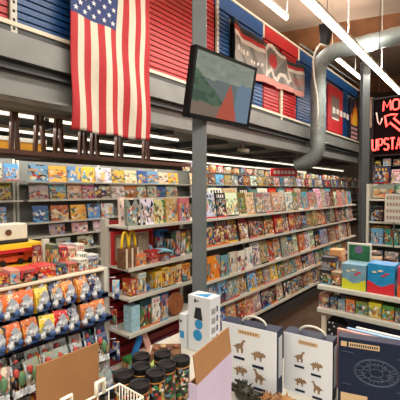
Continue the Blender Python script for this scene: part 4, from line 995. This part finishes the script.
def build_box(name, TL, TR, d0, d1, h, depth, face, lab, handle=True, kind=0):
    p0, p1 = atd(TL[0], TL[1], d0), atd(TR[0], TR[1], d1); p1.z = p0.z; dv = p1 - p0; W = dv.length; ang = math.atan2(dv.y, dv.x); c = (p0 + p1) / 2
    root = empty(name, (c.x, c.y, p0.z - h), ang); w2 = W / 2
    b = MB(); b.box(-w2, w2, 0, depth, 0, h, M_nv, {'s0': face, 'top': M_nv}); b.build('box_body', root, bevel=.003)
    t = MB()
    if kind == 0:
        t.box(-w2 * .36, w2 * .42, -.0015, 0, h * .865, h * .925, M_pt)
        for i in range(7): t.box(-w2 * .3 + i * w2 * .095, -w2 * .3 + i * w2 * .095 + w2 * .055, -.0022, -.0014, h * .88, h * .91, M_bl)
        t.build('title_label', root)
        for (u, v) in ((-.32, .66), (.36, .60), (-.28, .30), (.42, .27)):
            g = MB(); x, z = u * w2, v * h; rr = w2 * .25
            pts = []
            fl = -1 if u > 0 and v < .5 else 1; up = v > .5
            shape = [(-1, -.1), (-.55, .12), (-.2, .42), (.15, .45), (.4, .75), (.5, 1.05), (.85, 1.05), (.95, .85), (.68, .75), (.6, .35), (.5, 0), (.62, -.35), (.55, -.85), (.3, -.85), (.28, -.35), (.05, -.25), (-.1, -.5), (-.05, -.9), (-.35, -.9), (-.4, -.4), (-.6, -.12)] if up == (u < 0) else \
                    [(-1.05, .1), (-.6, .15), (-.45, .5), (-.3, .25), (-.1, .65), (.05, .35), (.25, .7), (.35, .35), (.7, .45), (1.05, .15), (1.0, -.15), (.65, -.15), (.5, -.3), (.5, -.8), (.28, -.8), (.2, -.35), (-.25, -.35), (-.3, -.8), (-.52, -.8), (-.55, -.25), (-.8, -.1)]
            pts = [(x + fl * a_ * rr, -.0003, z + b_ * rr * .95) for a_, b_ in shape]
            g.poly(pts, .0012, M_bl, (0, -1, 0)); g.build('printed_dinosaur', root)
            g = MB(); g.box(x - w2 * .2, x + w2 * .2, -.0015, 0, z - rr * 1.75, z - rr * 1.4, M_nv); g.build('caption', root)
        g = MB(); g.box(-w2, w2, -.0014, 0, 0, h * .05, M_nv); g.build('base_band', root)
        for k in range(3):
            g = MB(); g.box(w2, w2 + .0015, depth * (.3 + .2 * k), depth * (.38 + .2 * k), h * .3, h * .9, M_wbox); g.build('side_print', root)
    else:
        ml = mat('line_art', (108, 124, 146), .5); g = MB(); cx, cz = w2 * .02 - .0, h * .56
        for s in (1.0, .93, .62, .3):
            g.tube([(cx + math.cos(q / 40 * 2 * math.pi) * .078 * s, -.001, cz + math.sin(q / 40 * 2 * math.pi) * .052 * s) for q in range(40)], .0006, ml, 4, closed=True)
        for q in range(26):
            t_ = q / 26 * 2 * math.pi; r0, r1 = random.choice(((.3, .62), (.62, .93), (.45, .8)))
            g.tube([(cx + math.cos(t_) * .078 * r0, -.001, cz + math.sin(t_) * .052 * r0), (cx + math.cos(t_) * .078 * r1, -.001, cz + math.sin(t_) * .052 * r1)], .0006, ml, 4)
        for u in (-.9, .55):
            g.tube([(w2 * u, -.001, h * .80), (w2 * (u + .3), -.001, h * .80)], .0005, ml, 4); g.tube([(w2 * u, -.001, h * .34), (w2 * (u + .25), -.001, h * .33)], .0005, ml, 4)
        g.build('line_drawing', root)
        g = MB(); g.box(-w2 * .93, -w2 * .77, -.0015, 0, h * .875, h * .945, M_pt); g.box(-w2 * .72, w2 * .1, -.0015, 0, h * .875, h * .945, M_pt); g.build('tan_title_block', root)
        g = MB()
        for i in range(13): g.box(-w2 * .68 + i * w2 * .058, -w2 * .68 + i * w2 * .058 + w2 * .036, -.0022, -.0014, h * .893, h * .927, M_nv)
        g.build('title_letters', root)
        g = MB(); g.box(-w2 * .92, -w2 * .2, -.0015, 0, h * .05, h * .20, M_pt); g.build('lower_tan_block', root)
    if handle:
        g = MB(); hx = w2 * .1
        g.tube([(hx + .055 * math.cos(t_), depth * .5, h + .032 * math.sin(t_)) for t_ in [math.pi * k / 14 for k in range(15)]], .005, M_white, 8); g.build('handle', root)
    tag(root, lab, 'boxed set'); return root
build_box('handled_box', (221.5, 320.5), (277, 332), 1.60, 1.463, .285, .075, M_wbox, 'white box with four brown figures, nearer the lavender carton')
build_box('handled_box', (283.5, 331), (333, 342.5), 1.56, 1.443, .285, .075, M_wbox, 'white box with four brown figures, beside the navy box')
build_box('navy_kit_box', (338.5, 336.5), (416, 349), 1.42, 1.318, .275, .06, M_nv, 'navy box with pale line drawing at the bottom right', handle=False, kind=1)
# sheets lying behind the navy box
for i, (px, py, c, l) in enumerate(((356, 333, (196, 140, 130), 'salmon'), (372, 336, (130, 170, 206), 'pale blue'), (388, 341, (210, 206, 200), 'white'))):
    p = onZ(px, py, 1.0); b = MB(); b.box(-.11, .11, -.008, .008, 0, .262, mat('sheet_%d' % i, c, .5)); o = b.build('upright_folder', loc=(p.x * 0 - .42 + i * .03, 1.585 + i * .032, TZ + .001)); o.rotation_euler = (0, 0, 0); tag(o, f'{l} folder standing behind the navy box', 'folder')
# canisters
def canister():
    root = empty('canister'); h = .165; r = .037; mcan = mat('can_print', (36, 30, 28), .3, 0, .2, 30)
    m = bpy.data.materials.new('canister_wrap'); m.use_nodes = True; n = m.node_tree; L = n.links.new
    tc = n.nodes.new('ShaderNodeTexCoord'); vo = n.nodes.new('ShaderNodeTexVoronoi'); vo.inputs['Scale'].default_value = 85; L(tc.outputs['Object'], vo.inputs['Vector'])
    cr = n.nodes.new('ShaderNodeValToRGB'); cr.color_ramp.interpolation = 'CONSTANT'; el = cr.color_ramp.elements
    cc = [(22, 20, 22), (22, 20, 22), (46, 110, 60), (22, 20, 22), (206, 140, 60), (30, 26, 26), (214, 206, 190), (170, 56, 40), (22, 22, 24), (90, 130, 160)]
    while len(el) < len(cc): el.new(.5)
    for i, q in enumerate(cc): el[i].position = i / len(cc); el[i].color = lin(q)
    sp = n.nodes.new('ShaderNodeSeparateColor'); L(vo.outputs['Color'], sp.inputs[0]); L(sp.outputs[0], cr.inputs[0]); L(cr.outputs[0], n.nodes['Principled BSDF'].inputs['Base Color']); n.nodes['Principled BSDF'].inputs['Roughness'].default_value = .3
    b = MB(); b.lathe([(r * .97, 0), (r, .004), (r, h - .022), (r * .97, h - .018)], (0, 0, 0), m, 26); b.build('printed_tube', root)
    b = MB(); b.lathe([(r * 1.02, h - .026), (r * 1.04, h - .022), (r * 1.04, h - .004), (r * 1.0, h), (r * .86, h), (r * .84, h - .007)], (0, 0, 0), M_black, 28); b.build('lid', root)
    b = MB(); b.lathe([(r * 1.035, h - .03), (r * 1.035, h - .026)], (0, 0, 0), mat('gold_band', (196, 130, 50), .35), 26); b.build('gold_band', root)
    return root
cn = canister(); first = True
desc = ['at the back left of the cluster', 'at the back middle of the cluster', 'at the back right of the cluster', 'behind the front right canister', 'second row left side', 'in the very middle of the cluster', 'at the front left corner', 'nearest the camera at the front']
for (px, py), l in zip(((141, 355), (162.5, 352.5), (181, 357.5), (166.5, 363), (141, 365), (155.5, 371.5), (123.5, 373), (139.5, 382.5)), desc):
    p = onZ(px, py, TZ + .166); o = cn if first else copy_tree(cn); first = False; o.location = (p.x, p.y, TZ + .001); o.rotation_euler = (0, 0, random.uniform(0, 6)); tag(o, f'black-lidded printed canister {l}', 'canister', 'black lidded canisters')
p = onZ(118, 350, TZ + .03)
b = MB(); b.box(-.05, .05, -.07, .07, 0, .035, mat('lime_box', (150, 180, 96), .45, 0, .4, 30)); tag(b.build('lime_box', loc=(-1.25, 1.22, TZ + .001), rotz=.5, bevel=.002), 'flat lime green box on the table left of the canisters', 'box')
# brown tray behind the canisters
p = onZ(166, 344, .86); b = MB(); root = empty('wooden_tray', (p.x, p.y, TZ + .001), .7)
b = MB(); b.box(-.075, .075, -.06, .06, 0, .055, mat('carton_brown', (120, 82, 54), .6, 0, .3, 30)); b.build('tray_body', root, bevel=.002)
for i in range(4):
    b = MB(); b.blob((-.05 + i * .033, (i % 2) * .03 - .015, .062), .018, mat('tray_item_%d' % (i % 3), [(132, 78, 50), (180, 146, 110), (90, 60, 50)][i % 3], .5), (1, 1, .5), .2); b.build('brown_item', root)
tag(root, 'brown shallow carton of small items behind the canisters', 'carton')
# white box with blue circles (drone) + its neighbour
def blue_box():
    p0 = atd(188, 292, 1.95); p1 = atd(210, 297.5, 1.86); p2 = atd(221.5, 291.5, 2.02)
    p1.z = p2.z = p0.z; h = p0.z - TZ - .001; u = (p1 - p0); v = (p2 - p1); W = u.length; ang = math.atan2(u.y, u.x); D = v.length * .55; h -= .012
    root = empty('tall_white_box', (p0.x, p0.y, TZ + .001), ang)
    b = MB(); b.box(0, W, 0, D, 0, h, M_wbox); b.build('box_body', root, bevel=.003)
    mbk = mat('ink_black', (36, 38, 46), .4); mbl = mat('cyan_blue', (40, 140, 196), .4)
    g = MB(); g.poly([(W * .28, -.0005, h * .60), (W * .68, -.0005, h * .58), (W * .60, -.0005, h * .80), (W * .36, -.0005, h * .80)], .0015, mbk, (0, -1, 0)); g.build('black_print', root)
    for (cx, cz, r) in ((.50, .50, .026), (.45, .30, .03)):
        g = MB(); g.lathe([(r, 0), (r, .0015)], (W * cx, -.0002, h * cz), mbl, 24, M=Matrix.Rotation(math.pi / 2, 4, 'X')); g.build('blue_disc', root)
    g = MB(); g.box(W * .30, W * .36, -.002, 0, h * .88, h * .95, mbk); g.box(W * .36, W * .5, -.002, 0, h * .905, h * .925, mbk); g.build('small_mark', root)
    g = MB()
    for k in range(4): g.box(W, W + .0015, D * .15, D * .5, h * (.2 + .17 * k), h * (.30 + .17 * k), mat('side_grey', (150, 150, 150), .5)); g.box(W, W + .0015, D * .62, D * .74, h * (.22 + .17 * k), h * (.32 + .17 * k), mat('side_mauve', (70, 60, 90), .5))
    g.build('side_pictures', root)
    g = MB(); g.poly([(W * .2, D * .2, h), (W * .8, D * .15, h), (W * .7, D * .85, h)], .001, mbl, (0, 0, 1)); g.build('blue_top_print', root)
    tag(root, 'tall white box with black print and blue discs in front of the column', 'box')
    o = MB(); q0 = atd(181, 313, 1.98); hh = q0.z - TZ; o.box(0, .045, 0, .1, 0, hh - .001, M_wbox); ob = o.build('slim_white_box', loc=(q0.x - .004, q0.y - .01, TZ + .001), rotz=ang, bevel=.003)
    g = MB(); g.box(.008, .018, -.002, 0, hh * .75, hh * .82, mbk); g.box(.006, .035, -.002, 0, hh * .3, hh * .5, mbl); g.build('small_print', ob)
    tag(ob, 'slim white box standing left of the tall white box', 'box')
blue_box()
# cardboard box at front left with raised back panel, wire stand
def carton_left():
    a = 1.12; ya, yb = YX(34, a), YX(97.5, a); zt0 = onX(35, 366, a).z; zt1 = onX(97.5, 344, a).z; zt_ = (zt0 + zt1) / 2
    b = MB(); b.box(-a - .006, -a, ya, yb, .781, zt_, M_card); b.box(-a, -a + .05, ya, ya + .006, .781, .9, M_card); b.box(-a, -a + .05, yb - .006, yb, .781, .86, M_card)
    return b, a, ya, yb
b, a, ya, yb = carton_left(); root = b.build('cardboard_panel'); tag(root, 'plain brown cardboard panel standing at the bottom left', 'cardboard')
def wire_basket():
    root = empty('wire_basket', (-.985, .66, .781), .0); m = mat('white_wire', (236, 230, 214), .35)
    W, D, h = .065, .14, .16
    g = MB(); g.tube([(-W, -D, h), (W, -D, h), (W, D, h), (-W, D, h)], .004, m, 8, closed=True); g.build('rim', root)
    g = MB(); g.tube([(-W, -D, .004), (W, -D, .004), (W, D, .004), (-W, D, .004)], .003, m, 8, closed=True)
    for k in range(9):
        x = -W + 2 * W * k / 8
        g.tube([(x, -D, h), (x, -D, .004), (x, D, .004), (x, D, h)], .002, m, 6)
    for k in range(1, 6):
        y = -D + 2 * D * k / 6; g.tube([(-W, y, h), (-W, y, .004), (W, y, .004), (W, y, h)], .002, m, 6)
    g.build('wire_grid', root)
    for s in (-.6, .3):
        g = MB(); g.tube([(-W, s * D, h), (-W, s * D, h + .045), (-W, s * D + .03, h + .045), (-W, s * D + .03, h)], .008, m, 8); g.build('tab', root)
    tag(root, 'white wire basket right of the cardboard panel', 'basket')
wire_basket()
# lavender carton with open tan flap
def lavender():
    p0, p1 = atd(197, 381, 1.10), atd(231.5, 356, 1.33); p1.z = p0.z = (p0.z + p1.z) / 2
    dv = p1 - p0; W = dv.length; ang = math.atan2(dv.y, dv.x); root = empty('lavender_carton', (p0.x, p0.y, TZ + .001), ang); h = p0.z - TZ
    b = MB(); b.box(0, W, 0, .004, 0, h, M_lav); b.box(0, .004, .004, .03, 0, h, M_lav); b.box(W - .004, W, .004, .03, 0, h, M_card); b.box(.004, W - .004, .026, .03, 0, h, M_card); b.box(.004, W - .004, .004, .026, 0, .004, M_card); b.build('carton_body', root)
    hz = .09
    b = MB(); b.hexa([(0, 0, h), (W, 0, h), (W, .004, h), (0, .004, h), (.0, .012, h + hz), (W, .012, h + hz), (W, .016, h + hz), (.0, .016, h + hz)], M_card); b.build('raised_flap', root)
    tag(root, 'lavender carton with its tan flap raised in the foreground', 'carton')
lavender()
# dark spiky toy and brown figurines at the bottom
p = onZ(243, 388, TZ + .05); spiky(p.x, p.y, TZ, .032, (34, 34, 16), 'dark olive spiky toy lying before the white box', 22)
p = onZ(255, 392, TZ + .04); spiky(p.x - .0, p.y - .01, TZ, .024, (48, 46, 22), 'smaller dark spiky toy beside the olive one', 14)
p = onZ(270, 395, TZ + .05); spiky(p.x, p.y, TZ, .026, (150, 104, 60), 'bronze spiky figurine at the bottom edge', 16, 'bronze_figurine')
p = onZ(287, 397, TZ + .05); spiky(p.x, p.y, TZ, .026, (166, 122, 74), 'lighter bronze figurine at the bottom edge', 16, 'bronze_figurine')
